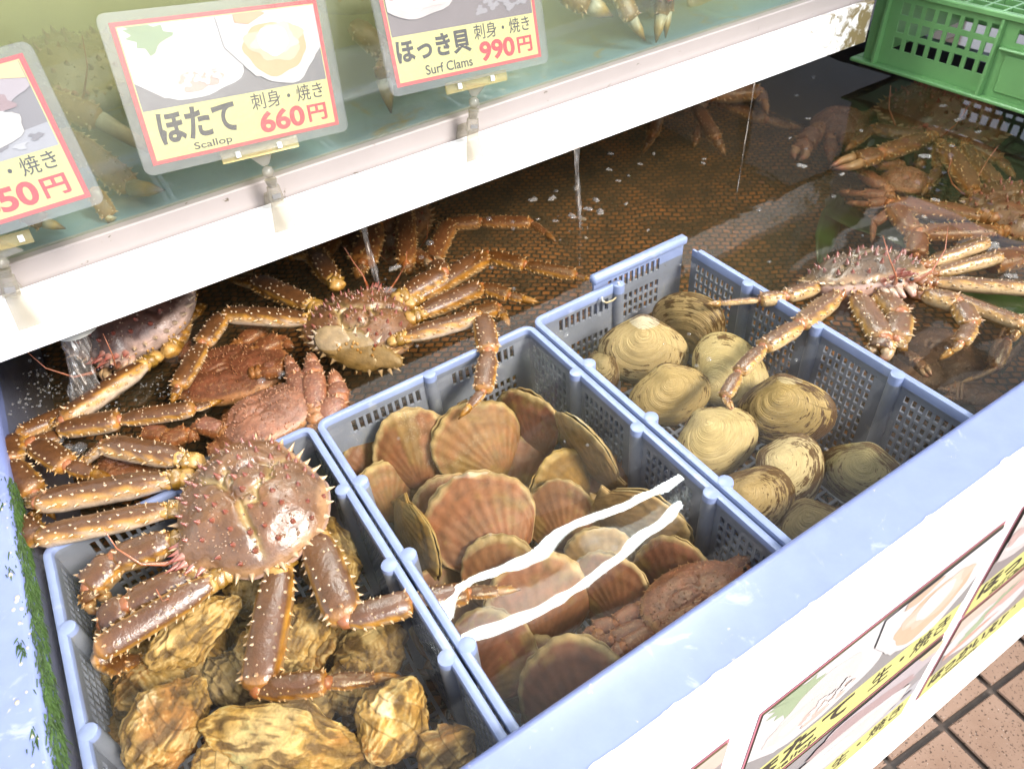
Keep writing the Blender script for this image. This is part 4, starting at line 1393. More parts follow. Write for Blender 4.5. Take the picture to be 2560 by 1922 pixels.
def carapace(mb, C_, F, hl, hw, tilt=(0, 0), kind='king', pal=None, H=.42, seed=0, spine=1.0, belly=.30):
    """C_: centre, F: forward in the ground plane, tilt=(pitch up of the front, roll) in degrees"""
    rng = np.random.RandomState(seed)
    F = nrm(F)
    U = np.array([0, 0, 1.0])
    F = nrm(F - U * (F @ U))
    Rr = np.cross(F, U)
    p, r = math.radians(tilt[0]), math.radians(tilt[1])
    F, U = F * math.cos(p) + U * math.sin(p), U * math.cos(p) - F * math.sin(p)
    Rr, U = Rr * math.cos(r) + U * math.sin(r), U * math.cos(r) - Rr * math.sin(r)
    if kind == 'king':
        dg, vl = [0, 10, 22, 40, 62, 90, 118, 146, 165, 180], [1.0, .95, .86, .90, .97, 1.02, 1.08, 1.04, .94, .90]
    elif kind == 'hairy':
        dg, vl = [0, 14, 30, 60, 90, 120, 150, 180], [.86, .88, .94, 1.0, 1.02, 1.0, .95, .92]
    else:
        dg, vl = [0, 15, 40, 90, 130, 180], [1.0, .92, .86, .96, 1.06, .98]
    top = pal['shell']
    def hfun(x, y, rho):
        h = H * np.clip(1 - rho ** 2.1, 0, 1) ** .62
        g = lambda cx, cy, s, a_: a_ * np.exp(-((x - cx) ** 2 + (y - cy) ** 2) / (2 * s * s))
        fall = np.clip(1 - rho ** 4, 0, 1)
        h = h + fall * (g(0, .45, .24, .11) + g(0, -.25, .17, .09) + g(.55, -.3, .28, .10) + g(-.55, -.3, .28, .10) + g(.55, .45, .2, .04) + g(-.55, .45, .2, .04))
        return h
    NR, NS = 46, 110
    th = np.linspace(0, 2 * math.pi, NS, endpoint=False)
    rh = np.linspace(0.0, 1.0, NR) ** .8
    out = periodic(th, dg, vl)
    x = np.concatenate([q * out * np.sin(th) for q in rh])
    y = np.concatenate([q * out * np.cos(th) for q in rh])
    rho = np.repeat(rh, NS)
    h = hfun(x, y, rho)
    XY = np.stack([x, y], 1)
    wob = XY + .05 * np.stack([fbm(np.c_[XY * 3, XY[:, 0] * 0], seed + 1), fbm(np.c_[XY * 3, XY[:, 0] * 0 + 5], seed + 2)], 1)
    gd = np.minimum.reduce([segdist(wob, g) for g in GRO])
    gw = np.exp(-(gd / .045) ** 2) * np.clip(1 - rho ** 6, 0, 1) * (1.0 if kind == 'king' else .5)
    h = h - .085 * gw
    h += .012 * fbm(np.c_[XY * 9, h * 0], seed + 3)
    gfade = .9 * gw * np.clip(.65 + fbm(np.c_[XY * 4, h * 0], seed + 9), 0, 1)
    col = top * (1 + .22 * fbm(np.c_[XY * 3.2, h * 0], seed + 4))[:, None]
    col = col * (1 - gfade[:, None]) + pal['groove'] * gfade[:, None]
    e = sm(rho + .05 * fbm(np.c_[XY * 6, h * 0], seed + 5), .90, 1.0)[:, None]
    col = col * (1 - e) + pal['rim'] * e
    loc = lambda x_, y_, z_: C_ + np.outer(x_, Rr) * hw + np.outer(y_, F) * hl + np.outer(z_, U) * hw
    V = loc(x, y, h)
    f = [(i * NS + k, i * NS + (k + 1) % NS, (i + 1) * NS + (k + 1) % NS, (i + 1) * NS + k) for i in range(NR - 1) for k in range(NS)]
    mb.add(V, f, np.clip(col, 0, 1))
    # pale side wall and belly
    V, C2 = [], []
    for (q, z, c) in ((1.0, .0, pal['rim']), (1.02, -.05, pal['belly']), (.97, -.17, pal['belly']), (.8, -belly, pal['belly']), (.4, -belly - .06, pal['belly']), (0.02, -belly - .06, pal['belly'])):
        V.append(loc(q * out * np.sin(th), q * out * np.cos(th), np.full(NS, z)))
        nz = fbm(np.c_[np.sin(th) * 4, np.cos(th) * 4, th * 0 + z * 20], seed + 6)
        C2.append(np.clip(np.array(c) * (1 + .25 * nz)[:, None], 0, 1))
    V = np.concatenate(V)
    f = [(i * NS + k, (i + 1) * NS + k, (i + 1) * NS + (k + 1) % NS, i * NS + (k + 1) % NS) for i in range(5) for k in range(NS)]
    f = [q[::-1] for q in f]
    mb.add(V, f, np.concatenate(C2))
    def surf(x_, y_):
        t_ = np.array([math.atan2(x_, y_)])
        ro = math.hypot(x_, y_) / periodic(t_, dg, vl)[0]
        return loc(np.array([x_]), np.array([y_]), hfun(np.array([x_]), np.array([y_]), np.array([ro])))[0]
    def nrmat(x_, y_):
        e_ = .03
        a_ = surf(x_ + e_, y_) - surf(x_ - e_, y_)
        b_ = surf(x_, y_ + e_) - surf(x_, y_ - e_)
        return nrm(np.cross(a_, b_))
    if kind == 'king':
        sites = [(0, .78), (.16, .66), (.0, .55), (.13, .42), (.0, .30), (.20, .24), (.42, .66), (.5, .48), (.66, .52), (.36, .34), (.75, .30), (.56, .24), (.1, -.12), (.12, -.36), (.0, -.24), (.36, -.02), (.48, -.16), (.66, .02), (.84, .02), (.40, -.34), (.6, -.32), (.8, -.24), (.9, -.42), (.34, -.58), (.5, -.6), (.7, -.54), (.14, -.68), (.26, -.82), (.46, -.84), (.72, -.72), (.06, -.84)]
        for (x_, y_) in sites:
            for sg in ((1, -1) if x_ else (1,)):
                xx, yy = sg * x_ + rng.normal(0, .015), y_ * .96 + rng.normal(0, .015)
                n_ = nrmat(xx, yy)
                cone(mb, surf(xx, yy), n_ * .8 + U * .3 + F * .1, hw * rng.uniform(.065, .10) * spine, hw * .038, top * .85 + REDC * .2, REDC * .75, 7)
        for k in range(260):
            t_ = rng.uniform(0, 6.283)
            q = math.sqrt(rng.uniform(0.02, .9))
            o_ = periodic(np.array([t_]), dg, vl)[0] * q
            xx, yy = o_ * math.sin(t_), o_ * math.cos(t_)
            n_ = nrmat(xx, yy)
            cone(mb, surf(xx, yy), n_, hw * rng.uniform(.018, .04), hw * rng.uniform(.012, .02), top * 1.15, top * .7 + PALE * .35, 5)
        for k in range(34):
            t_ = 2 * math.pi * (k + .5) / 34
            o_ = periodic(np.array([t_]), dg, vl)[0]
            b_ = loc(np.array([o_ * math.sin(t_)]), np.array([o_ * math.cos(t_)]), np.array([.01]))[0]
            d_ = Rr * math.sin(t_) + F * math.cos(t_) + U * .25
            cone(mb, b_, d_, hw * rng.uniform(.075, .15) * spine, hw * .042, pal['rim'], TIP, 6)
        for k in range(26):          # ringed warts on the pale side wall
            t_ = rng.uniform(-2.2, 2.2)
            o_ = periodic(np.array([t_]), dg, vl)[0]
            b_ = loc(np.array([o_ * math.sin(t_)]) * 1.0, np.array([o_ * math.cos(t_)]), np.array([rng.uniform(-.16, -.05)]))[0]
            ball(mb, b_, np.eye(3) * hw * .022, ORG * .8 + PALE * .1, 6, 5)
        # rostrum, eyes, feelers, mouthparts
        fr = lambda x_, y_, z_: C_ + Rr * hw * x_ + F * hl * y_ + U * hw * z_
        pk = np.array((.62, .30, .22))
        for (x_, y_, z_, L) in ((0, .99, .05, .22), (.07, .97, .09, .13), (-.07, .97, .09, .13), (.16, .93, .05, .13), (-.16, .93, .05, .13), (0, .93, .14, .12), (.27, .88, .02, .12), (-.27, .88, .02, .12)):
            cone(mb, fr(x_, y_, z_), F + U * .35 + Rr * x_ * 1.5, hw * L, hw * .045, pk, REDC, 7)
        for sg in (1, -1):
            tube(mb, [fr(sg * .07, .96, -.02), fr(sg * .10, 1.06, .0)], hw * .028, 7, pk)
            ball(mb, fr(sg * .105, 1.09, .0), np.eye(3) * hw * .035, DARK * .4, 8, 6)
            fe = [fr(sg * .14, .97, -.05), fr(sg * .22, 1.12, -.02), fr(sg * .34, 1.30, .12), fr(sg * .52, 1.36, .42), fr(sg * .6, 1.30, .75)]
            tube(mb, fe, np.array([.035, .03, .016, .009, .004]) * hw, 6, np.array((.55, .18, .08)))
            for (x_, y_, z_, L, w_) in ((.10, .93, -.16, .26, .06), (.19, .90, -.16, .22, .055), (.28, .86, -.15, .17, .05)):
                a_ = fr(sg * x_, y_ - .1, z_ + .05)
                tube(mb, [a_, fr(sg * x_, y_ + L * .5, z_), fr(sg * x_ * .8, y_ + L, z_ - .1)], np.array([.9, 1, .5]) * hw * w_, 8, np.array([pk, PALE, pk * 1.1]))
            for k in range(5):
                a_ = fr(sg * (.04 + .05 * k), .93 - .02 * k, -.03 - .03 * (k % 2))
                ball(mb, a_, np.eye(3) * hw * .05, pk * (0.8 + .1 * k), 8, 6, .2, k)
    else:
        for k in range(240 if kind == 'hairy' else 60):
            t_ = rng.uniform(0, 6.283)
            q = math.sqrt(rng.uniform(0.0, .96))
            o_ = periodic(np.array([t_]), dg, vl)[0] * q
            xx, yy = o_ * math.sin(t_), o_ * math.cos(t_)
            cone(mb, surf(xx, yy), nrmat(xx, yy), hw * rng.uniform(.03, .06), hw * .018, top * 1.1, pal['rim'], 5)
        for k in range(40):
            t_ = 2 * math.pi * (k + .5) / 40
            o_ = periodic(np.array([t_]), dg, vl)[0]
            b_ = loc(np.array([o_ * math.sin(t_)]), np.array([o_ * math.cos(t_)]), np.array([.0]))[0]
            cone(mb, b_, Rr * math.sin(t_) + F * math.cos(t_), hw * rng.uniform(.05, .09), hw * .03, pal['rim'], pal['rim'] * 1.3, 5)
        for sg in (1, -1):
            ball(mb, C_ + Rr * hw * sg * .2 + F * hl * .92 + U * hw * .05, np.eye(3) * hw * .05, DARK * .3, 8, 6)
SK = dict(shell=np.array((.225, .100, .038)), groove=np.array((.58, .40, .15)), rim=np.array((.50, .27, .12)), belly=np.array((.68, .44, .34)))
SKD = dict(shell=np.array((.085, .036, .024)), groove=np.array((.12, .06, .04)), rim=np.array((.55, .36, .28)), belly=np.array((.66, .45, .35)))
SKU = dict(shell=np.array((.20, .085, .04)), groove=np.array((.32, .16, .06)), rim=np.array((.36, .16, .06)), belly=np.array((.5, .32, .18)))
SH = dict(shell=np.array((.28, .105, .05)), groove=np.array((.30, .10, .04)), rim=np.array((.50, .22, .10)), belly=np.array((.5, .26, .12)))
SB = dict(shell=np.array((.16, .075, .035)), groove=np.array((.12, .06, .03)), rim=np.array((.24, .13, .06)), belly=np.array((.3, .2, .12)))

def fwd(p, q, z=0.0):
    return at(q[0], q[1], z) - at(p[0], p[1], z)
def crab(label, cat, c, f, z, hl, hw, legs, tilt=(0, 0), kind='king', shell=None, pal=None, mat='crab', seed=0, H=.42, extra=None, group=None, spine=1.0, belly=.3, lspine=1.0):
    """c: centre px, f: px the front points to, hl/hw in photo px; legs: (joints, widths[, opts])"""
    C_ = at(c[0], c[1], z)
    m = mpp(C_)
    mb = MB()
    if shell is not None:
        carapace(mb, C_, fwd(c, f, z), hl * m, hw * m, tilt, kind, shell, H, seed, spine, belly)
    for i, L in enumerate(legs):
        o = dict(L[2]) if len(L) > 2 else {}
        o.setdefault('spines', lspine)
        leg(mb, L[0], L[1], pal, seed * 31 + i, **o)
    if extra:
        extra(mb, m)
    o = mb.build({'king': 'king_crab', 'hairy': 'hairy_crab', 'snow': 'brown_crab'}[kind], M[mat])
    return tag(o, label, cat, group)
GK = 'king crabs in the tank'
GH = 'orange hairy crabs in the tank'
CLAW = dict(claw=True)
UPB = nrm(np.array([0, .34, .93]))

# big crab lying on the oyster crate, mostly out of the water
crab('large wet king crab sprawled over the oyster crate, glossy brown shell with red spines', 'crab', (618, 1272), (440, 1402), 0.024, 196, 196, [
    ([(470, 1150, .022), (262, 1112, .026), (180, 1180, -.02)], [62, 44], dict(up=UPB)),
    ([(440, 1196, .020), (96, 1256, .020), (70, 1235, -.03)], [70, 50], dict(up=UPB)),
    ([(432, 1272, .018), (96, 1344, .014)], [64], dict(up=UPB)),
    ([(96, 1350, .01), (58, 1312, -.005), (110, 1272, -.03)], [62, 50], dict(coxa=False)),
    ([(436, 1352, .006), (292, 1398, .002), (222, 1468, -.006), (262, 1530, -.03)], [74, 80, 60], CLAW),
    ([(482, 1436, .004), (322, 1512, .0), (262, 1558, -.012), (300, 1600, -.04)], [72, 78, 60], CLAW),
    ([(540, 1448, .010), (244, 1628, .012)], [66], dict(up=nrm(np.array([.45, -.45, .75])))),
    ([(240, 1632, .004), (300, 1660, -.03), (420, 1640, -.06)], [62, 50], dict(coxa=False)),
    ([(704, 1414, .004), (646, 1724, -.012), (818, 1706, -.010), (1010, 1690, -.04)], [88, 62, 50]),
    ([(784, 1336, .008), (866, 1550, .004), (1030, 1506, -.002), (1170, 1482, -.014), (1302, 1474, -.03)], [88, 66, 56, 40]),
], tilt=(-8, 4), shell=SK, pal=KPAL, mat='crabwet', seed=3, group=GK)

# crab in the middle, back towards us, pale tail folded out
def tail(mb, m):
    c = at(890, 876, -.008)
    a1, a2 = imgdir(1, .30), imgdir(-.3, 1)
    for k, (dx, dy, sx, sy) in enumerate(((-50, -22, 56, 34), (-4, 0, 74, 44), (58, 14, 56, 28), (10, 16, 60, 30))):
        q = c + (RIGHT * dx - UPV * dy) * m
        ball(mb, q, np.array([a1 * sx * m, a2 * sy * m, BACK * 13 * m]), np.array((.30, .19, .07)) if k % 2 else np.array((.36, .24, .11)), 20, 12, .2, k)
    rng = np.random.RandomState(2)
    for k in range(22):
        t = 2 * math.pi * k / 22
        q = c + a1 * 108 * m * math.cos(t) + a2 * 42 * m * math.sin(t)
        cone(mb, q, a1 * math.cos(t) + a2 * math.sin(t) * 1.4, 15 * m, 6 * m, PALE, TIP)
    for k in range(12):
        q = c + a1 * rng.uniform(-60, 60) * m + a2 * rng.uniform(-18, 18) * m + BACK * 11 * m
        ball(mb, q, np.eye(3) * 4 * m, ORG * .75, 7, 5)
crab('king crab in mid water behind the scallop crate, pale tail showing and legs spread wide', 'crab', (906, 806), (947, 724), -0.010, 128, 140, [
    ([(782, 800, .0), (560, 786, .006)], [52], dict(up=UPB)),
    ([(560, 786, .006), (508, 860, .004), (446, 968, .0), (428, 1012, -.01)], [46, 44, 30], dict(coxa=False)),
    ([(782, 766, .0), (640, 706, -.012), (560, 690, -.04)], [52, 44]),
    ([(836, 706, -.005), (786, 634, -.02), (700, 640, -.05)], [50, 40]),
    ([(1010, 738, .006), (1108, 684, .006), (1070, 640, -.01)], [52, 44], CLAW),
    ([(1036, 748, -.004), (1216, 640, -.016), (1312, 664, -.022), (1440, 690, -.03), (1496, 708, -.035)], [50, 40, 36, 26]),
    ([(1044, 788, -.002), (1204, 718, -.012), (1272, 740, -.02), (1352, 758, -.03)], [48, 38, 32]),
    ([(1004, 846, .0), (1206, 790, .010)], [50], dict(up=UPB)),
    ([(1206, 790, .010), (1222, 880, .012), (1208, 978, .004), (1146, 1048, -.008)], [52, 48, 30], dict(coxa=False)),
    ([(1150, 800, -.02), (1244, 770, -.028), (1276, 820, -.04)], [42, 36], dict(coxa=False)),
], tilt=(2, -3), H=.32, shell=SK, pal=KPAL, seed=5, group=GK, extra=tail)

# crab under the board at the far left, tipped so that its pale edge shows
crab('dark purple king crab beside the gushing pipe, tipped up with its pale side showing', 'crab', (318, 800), (240, 930), 0.018, 150, 165, [
    ([(372, 905, .012), (160, 1050, .016), (120, 1062, .0)], [60, 40], dict(up=nrm(np.array([-.3, .3, .9])))),
    ([(146, 1074, .008), (300, 1050, .010), (486, 1022, .008), (560, 1000, -.006)], [54, 44, 24], dict(coxa=False)),
    ([(300, 975, -.006), (44, 1088, .006)], [44], dict(coxa=False)),
    ([(34, 1092, .004), (24, 1160, .004), (88, 1232, -.004), (140, 1300, -.03)], [58, 60, 40], dict(coxa=False)),
    ([(150, 1090, -.006), (84, 1110, -.002), (172, 1164, .0), (300, 1206, -.012)], [40, 58, 50], dict(coxa=False)),
    ([(430, 862, -.004), (450, 800, .0), (520, 760, -.03)], [60, 50]),
], tilt=(-6, -10), shell=SKD, pal=KPAL, mat='crab', seed=8, group=GK, belly=.36)

# crab on the right of the clam crate, face towards us
UPE = nrm(np.array([.32, .42, .82]))
crab('pale bellied king crab facing out between the clam crate and the dark water', 'crab', (2170, 690), (2290, 778), -0.004, 112, 152, [
    ([(2046, 716, .004), (1962, 742, .010), (1900, 750, .008), (1760, 762, .002)], [46, 44, 26], dict(up=UPE)),
    ([(2092, 740, .004), (2000, 812, .014), (1908, 868, .012), (1846, 932, .006), (1812, 992, .0), (1832, 1026, -.01)], [52, 50, 40, 34, 22], dict(claw=True, up=UPE)),
    ([(2140, 738, .004), (2210, 850, .008), (2190, 905, -.008)], [58, 60], dict(claw=True, up=UPE)),
    ([(2196, 738, .004), (2250, 786, .012), (2240, 850, .006), (2268, 880, -.01)], [56, 62, 46], dict(up=UPE)),
    ([(2306, 738, .002), (2394, 758, .010), (2430, 812, .006), (2402, 858, .0), (2344, 904, -.02)], [56, 50, 40, 30], dict(up=UPE)),
    ([(2322, 706, .004), (2590, 724, .010), (2640, 800, .0)], [46, 40], dict(up=UPE)),
    ([(2330, 730, -.004), (2560, 812, .004), (2600, 880, -.02)], [46, 40], dict(up=UPE)),
    ([(2560, 790, -.02), (2520, 850, -.04), (2490, 920, -.06), (2400, 960, -.08)], [34, 28, 20], dict(coxa=False, up=UPE)),
    ([(2312, 662, .0), (2466, 606, .010)], [42], dict(up=UPE)),
    ([(2330, 686, -.004), (2500, 642, .0)], [42], dict(up=UPE)),
], tilt=(27, 8), shell=dict(SK, shell=np.array((.155, .09, .045)), belly=np.array((.66, .40, .29)), rim=np.array((.46, .27, .13))), pal=dict(KPAL, top=np.array((.20, .09, .035)), edge=np.array((.62, .33, .07)), pale=np.array((.76, .52, .26))), mat='crabwet', seed=12, group=GK, belly=.52, H=.34)

# submerged crabs on the right
crab('brown king crab under water at the right picture edge, two folded legs reaching left', 'crab', (2530, 530), (2420, 470), -0.05, 120, 125, [
    ([(2456, 542, -.03), (2226, 512, -.03), (2282, 580, -.04), (2260, 610, -.05)], [50, 48, 30]),
    ([(2490, 578, -.02), (2296, 584, -.015), (2290, 640, -.03), (2330, 655, -.05)], [46, 46, 34]),
    ([(2440, 486, -.04), (2366, 372, -.05), (2340, 360, -.06)], [48, 36]),
    ([(2500, 470, -.05), (2434, 402, -.06), (2400, 350, -.07)], [40, 34]),
    ([(2560, 640, -.02), (2470, 660, -.02)], [60]),
], shell=SKU, pal=KPAL2, seed=14, group=GK)
crab('dark king crab deep in the shade below the green crate, one pale claw stretched left', 'crab', (2350, 300), (2290, 350), -0.09, 110, 150, [
    ([(2320, 345, -.06), (2200, 386, -.05), (2078, 420, -.05)], [44, 46], CLAW),
    ([(2310, 345, -.08), (2180, 322, -.08), (2110, 380, -.09)], [34, 30]),
    ([(2350, 365, -.07), (2352, 420, -.08), (2304, 492, -.09)], [36, 34]),
    ([(2420, 360, -.08), (2500, 400, -.09), (2540, 450, -.1)], [36, 30]),
], shell=SKU, pal=KPAL2, seed=15, group=GK)
crab('king crab half hidden under the white board near the thin dripping stream', 'crab', (1700, 205), (1760, 260), -0.08, 100, 115, [
    ([(1736, 262, -.10), (1790, 350, -.14), (1814, 392, -.17)], [34, 30]),
    ([(1812, 262, -.10), (1914, 300, -.13), (2010, 326, -.17)], [32, 28]),
    ([(1758, 300, -.12), (1740, 350, -.15), (1732, 372, -.17)], [24, 20]),
    ([(1650, 262, -.08), (1630, 340, -.12), (1604, 388, -.16)], [32, 26]),
    ([(1780, 240, -.06), (1900, 230, -.07), (1920, 290, -.1)], [44, 34]),
], shell=SKU, pal=KPAL2, seed=16, group=GK)
crab('king crab hiding under the white board, thorny orange legs pointing up past the middle crab', 'crab', (960, 560), (1020, 650), -0.06, 110, 120, [
    ([(936, 566, -.03), (905, 660, -.03), (890, 700, -.05)], [64, 50]),
    ([(1014, 520, -.03), (1016, 664, -.035), (1030, 690, -.05)], [46, 40]),
    ([(1000, 620, -.05), (1076, 660, -.04), (1122, 560, -.04), (1200, 556, -.045), (1328, 558, -.05), (1392, 606, -.06)], [40, 46, 38, 36, 26], dict(coxa=False)),
    ([(860, 560, -.05), (800, 640, -.06), (760, 600, -.08)], [46, 40]),
], shell=SKU, pal=KPAL2, seed=18, group=GK, tilt=(-10, 0))

# hairy crabs
crab('granular orange hairy crab crammed behind the oyster and scallop crates', 'crab', (668, 1040), (800, 980), -0.012, 150, 112, [
    ([(770, 1010, -.004), (738, 940, .0), (716, 886, -.006)], [52, 44]),
    ([(790, 1030, -.002), (784, 940, .004), (776, 880, .0)], [56, 56]),
    ([(800, 1060, -.01), (850, 1000, -.004), (830, 920, -.004)], [60, 62]),
    ([(560, 1080, -.01), (500, 1060, -.006), (470, 1110, -.02)], [46, 40]),
    ([(590, 1110, -.02), (520, 1130, -.02)], [40]),
], kind='hairy', shell=SH, pal=HPAL, mat='hairy', seed=21, group=GH, lspine=.5, tilt=(4, 10), H=.34)
crab('dark red hairy crab in the churning water left of the middle king crab', 'crab', (580, 930), (700, 910), -0.030, 160, 105, [
    ([(640, 880, -.02), (700, 850, -.02), (736, 870, -.02)], [50, 40]),
    ([(600, 860, -.03), (660, 820, -.03)], [44]),
    ([(480, 900, -.03), (450, 860, -.03)], [44]),
    ([(650, 930, -.012), (712, 920, -.012)], [44]),
], kind='hairy', shell=dict(SH, shell=np.array((.25, .085, .05))), pal=HPAL, mat='hairy', seed=22, group=GH, lspine=.5, H=.3)
crab('orange hairy crab wedged between the king crab legs at the left', 'crab', (318, 1165), (240, 1155), -0.016, 96, 66, [
    ([(400, 1110, -.014), (470, 1080, -.012), (500, 1100, -.02)], [46, 36]),
    ([(280, 1190, -.03), (210, 1200, -.03)], [36]),
    ([(420, 1085, -.01), (360, 1080, -.01)], [40]),
], kind='hairy', shell=SH, pal=HPAL, mat='hairy', seed=23, group=GH, lspine=.5)
crab('bright orange hairy crab deep in the dark water at the far right', 'crab', (2264, 452), (2290, 400), -0.09, 60, 56, [
    ([(2215, 490, -.09), (2160, 486, -.10), (2092, 480, -.12)], [30, 24]),
    ([(2222, 504, -.09), (2170, 512, -.10), (2112, 508, -.12)], [28, 24]),
    ([(2212, 472, -.09), (2165, 440, -.09), (2142, 430, -.1)], [34, 34]),
    ([(2236, 520, -.10), (2184, 560, -.12), (2180, 612, -.14)], [24, 18]),
    ([(2240, 410, -.09), (2190, 410, -.08)], [34]),
    ([(2300, 410, -.10), (2310, 350, -.11)], [30]),
], kind='hairy', shell=SH, pal=HPAL, mat='hairy', seed=24, group=GH, lspine=.4)
crab('dull reddish hairy crab resting on the brown mat below the end of the white board', 'crab', (2100, 308), (2060, 350), -0.13, 78, 66, [
    ([(2040, 330, -.13), (2010, 360, -.14), (1992, 400, -.15)], [50, 44], CLAW),
    ([(2076, 350, -.13), (2078, 380, -.14), (2076, 410, -.16)], [30, 26]),
    ([(2130, 350, -.12), (2150, 352, -.12)], [44]),
    ([(2170, 290, -.13), (2230, 270, -.14)], [34]),
], kind='hairy', shell=dict(SH, shell=np.array((.26, .10, .05))), pal=HPAL, mat='hairy', seed=25, group=GH, lspine=.4)
crab('reddish brown hairy crab on top of the scallops, half under the front rim', 'crab', (1748, 1496), (1858, 1446), -0.036, 165, 108, [
    ([(1600, 1520, -.05), (1540, 1560, -.05), (1484, 1574, -.055), (1440, 1610, -.07)], [44, 42, 36]),
    ([(1620, 1560, -.045), (1530, 1600, -.045), (1490, 1600, -.05)], [44, 40]),
    ([(1640, 1575, -.04), (1560, 1620, -.04), (1500, 1660, -.05)], [44, 50]),
    ([(1490, 1600, -.05), (1478, 1640, -.055), (1520, 1670, -.06)], [40, 38]),
    ([(1780, 1440, -.05), (1860, 1400, -.05), (1900, 1400, -.06)], [34, 30]),
    ([(1790, 1470, -.045), (1880, 1425, -.045)], [34]),
], kind='hairy', shell=dict(SH, shell=np.array((.27, .10, .06)), rim=np.array((.42, .22, .10))), pal=dict(HPAL, top=np.array((.26, .09, .05))), mat='hairy', seed=26, group=GH, lspine=.4, tilt=(0, 8), H=.3)
crab('flat brown crab on the tank bottom between the clam crate and the front rim', 'crab', (2330, 900), (2200, 960), -0.12, 130, 105, [
    ([(2250, 880, -.09), (2290, 905, -.08), (2326, 942, -.09)], [34, 30], CLAW),
    ([(2480, 900, -.10), (2500, 850, -.09), (2540, 780, -.08)], [24, 22]),
    ([(2470, 930, -.11), (2520, 900, -.10), (2560, 850, -.10)], [24, 22]),
    ([(2440, 970, -.10), (2390, 970, -.09), (2360, 985, -.10)], [34, 26], CLAW),
], kind='snow', shell=SB, pal=SPAL, mat='hairy', seed=27, lspine=.3, H=.22, tilt=(0, 6))
crab('small brown crab below the clam crate corner with two thin pale feelers', 'crab', (2440, 985), (2380, 985), -0.085, 60, 40, [
    ([(2400, 985, -.08), (2372, 974, -.075), (2340, 972, -.08)], [22, 16]),
    ([(2404, 1000, -.08), (2376, 995, -.075), (2345, 992, -.08)], [22, 16]),
    ([(2394, 1000, -.06), (2394, 960, -.05)], [6], dict(coxa=False)),
    ([(2404, 998, -.06), (2406, 958, -.05)], [6], dict(coxa=False)),
], kind='snow', shell=SB, pal=SPAL, mat='hairy', seed=28, lspine=.2, H=.3)

# crabs in the upper tank behind the glass (built from joints on planes inside the tank)
def upper_crab(label, legs, body, seed, shell=None, pal=None):
    mb = MB()
    pal = pal or dict(KPAL, top=np.array((.33, .17, .05)), edge=np.array((.55, .33, .10)), pale=np.array((.75, .66, .50)))  # paler, low contrast tones: haze of the murk put into the shell colours
    for i, (J, W) in enumerate(legs):
        rng = np.random.RandomState(seed + i)
        P = [atY(*j) for j in J]
        for k in range(len(P) - 1):
            w = W[k] * mpp(P[k])
            up = nrm(np.array([0, -.8, .5]))
            if k == len(P) - 2 and len(P) > 2:
                mid = (P[k] + P[k + 1]) / 2
                tube(mb, [P[k], mid, P[k + 1]], np.array([.4, .3, .03]) * w, 9, np.array([pal['pale'], pal['edge'], DARK]))
            else:
                article(mb, P[k], P[k + 1], w, w * .7, up, seed + k, pal, rng, 1.0)
    if body:
        c, f, hl, hw, y, tilt = body
        C_ = atY(c[0], c[1], y)
        m = mpp(C_)
        carapace(mb, C_, np.array(f, float), hl * m, hw * m, tilt, 'king', shell or dict(SK, shell=np.array((.36, .21, .06)), rim=np.array((.6, .42, .15)), belly=np.array((.72, .62, .46))), .45, seed)
    return tag(mb.build('king_crab', M['crab']), label, 'crab', 'king crabs behind the glass of the upper tank')
upper_crab('yellowish king crab behind the glass left of the scallop sign', [
    ([(150, 330, 1.2), (330, 470, 1.12), (412, 476, 1.08)], [70, 60]),
    ([(60, 230, 1.25), (250, 300, 1.2), (420, 400, 1.15)], [70, 60]),
    ([(40, 520, 1.1), (110, 556, 1.09), (165, 572, 1.08)], [50, 40]),
    ([(230, 470, 1.09), (275, 540, 1.08), (272, 560, 1.075)], [44, 40]),
], ((180, 200), (-.3, -1, 0), 150, 190, 1.34, (0, 0)), 41)
upper_crab('king crab behind the glass with a curved claw tip beside the surf clam sign', [
    ([(1010, 90, 1.15), (960, 200, 1.10), (978, 284, 1.08)], [66, 54]),
    ([(880, 60, 1.25), (960, 130, 1.2), (985, 180, 1.15)], [60, 44]),
], ((940, -60), (0, -1, 0), 150, 180, 1.3, (0, 0)), 42)
upper_crab('king crab behind the glass with white legs hanging down at the right of the signs', [
    ([(1400, -30, 1.12), (1470, 10, 1.10), (1532, 42, 1.09)], [70, 66]),
    ([(1545, -30, 1.12), (1580, 50, 1.09), (1614, 104, 1.07)], [52, 40]),
    ([(1665, -40, 1.10), (1652, 40, 1.09), (1640, 108, 1.075)], [44, 40]),
    ([(1672, -20, 1.10), (1668, 30, 1.09), (1664, 96, 1.08)], [34, 32]),
    ([(1720, 6, 1.2), (1790, 20, 1.2), (1830, 40, 1.2)], [40, 36]),
    ([(1500, -20, 1.2), (1620, 10, 1.2), (1640, 50, 1.2)], [50, 40]),
], ((1590, -110), (-.2, -1, 0), 170, 210, 1.2, (0, 0)), 43)

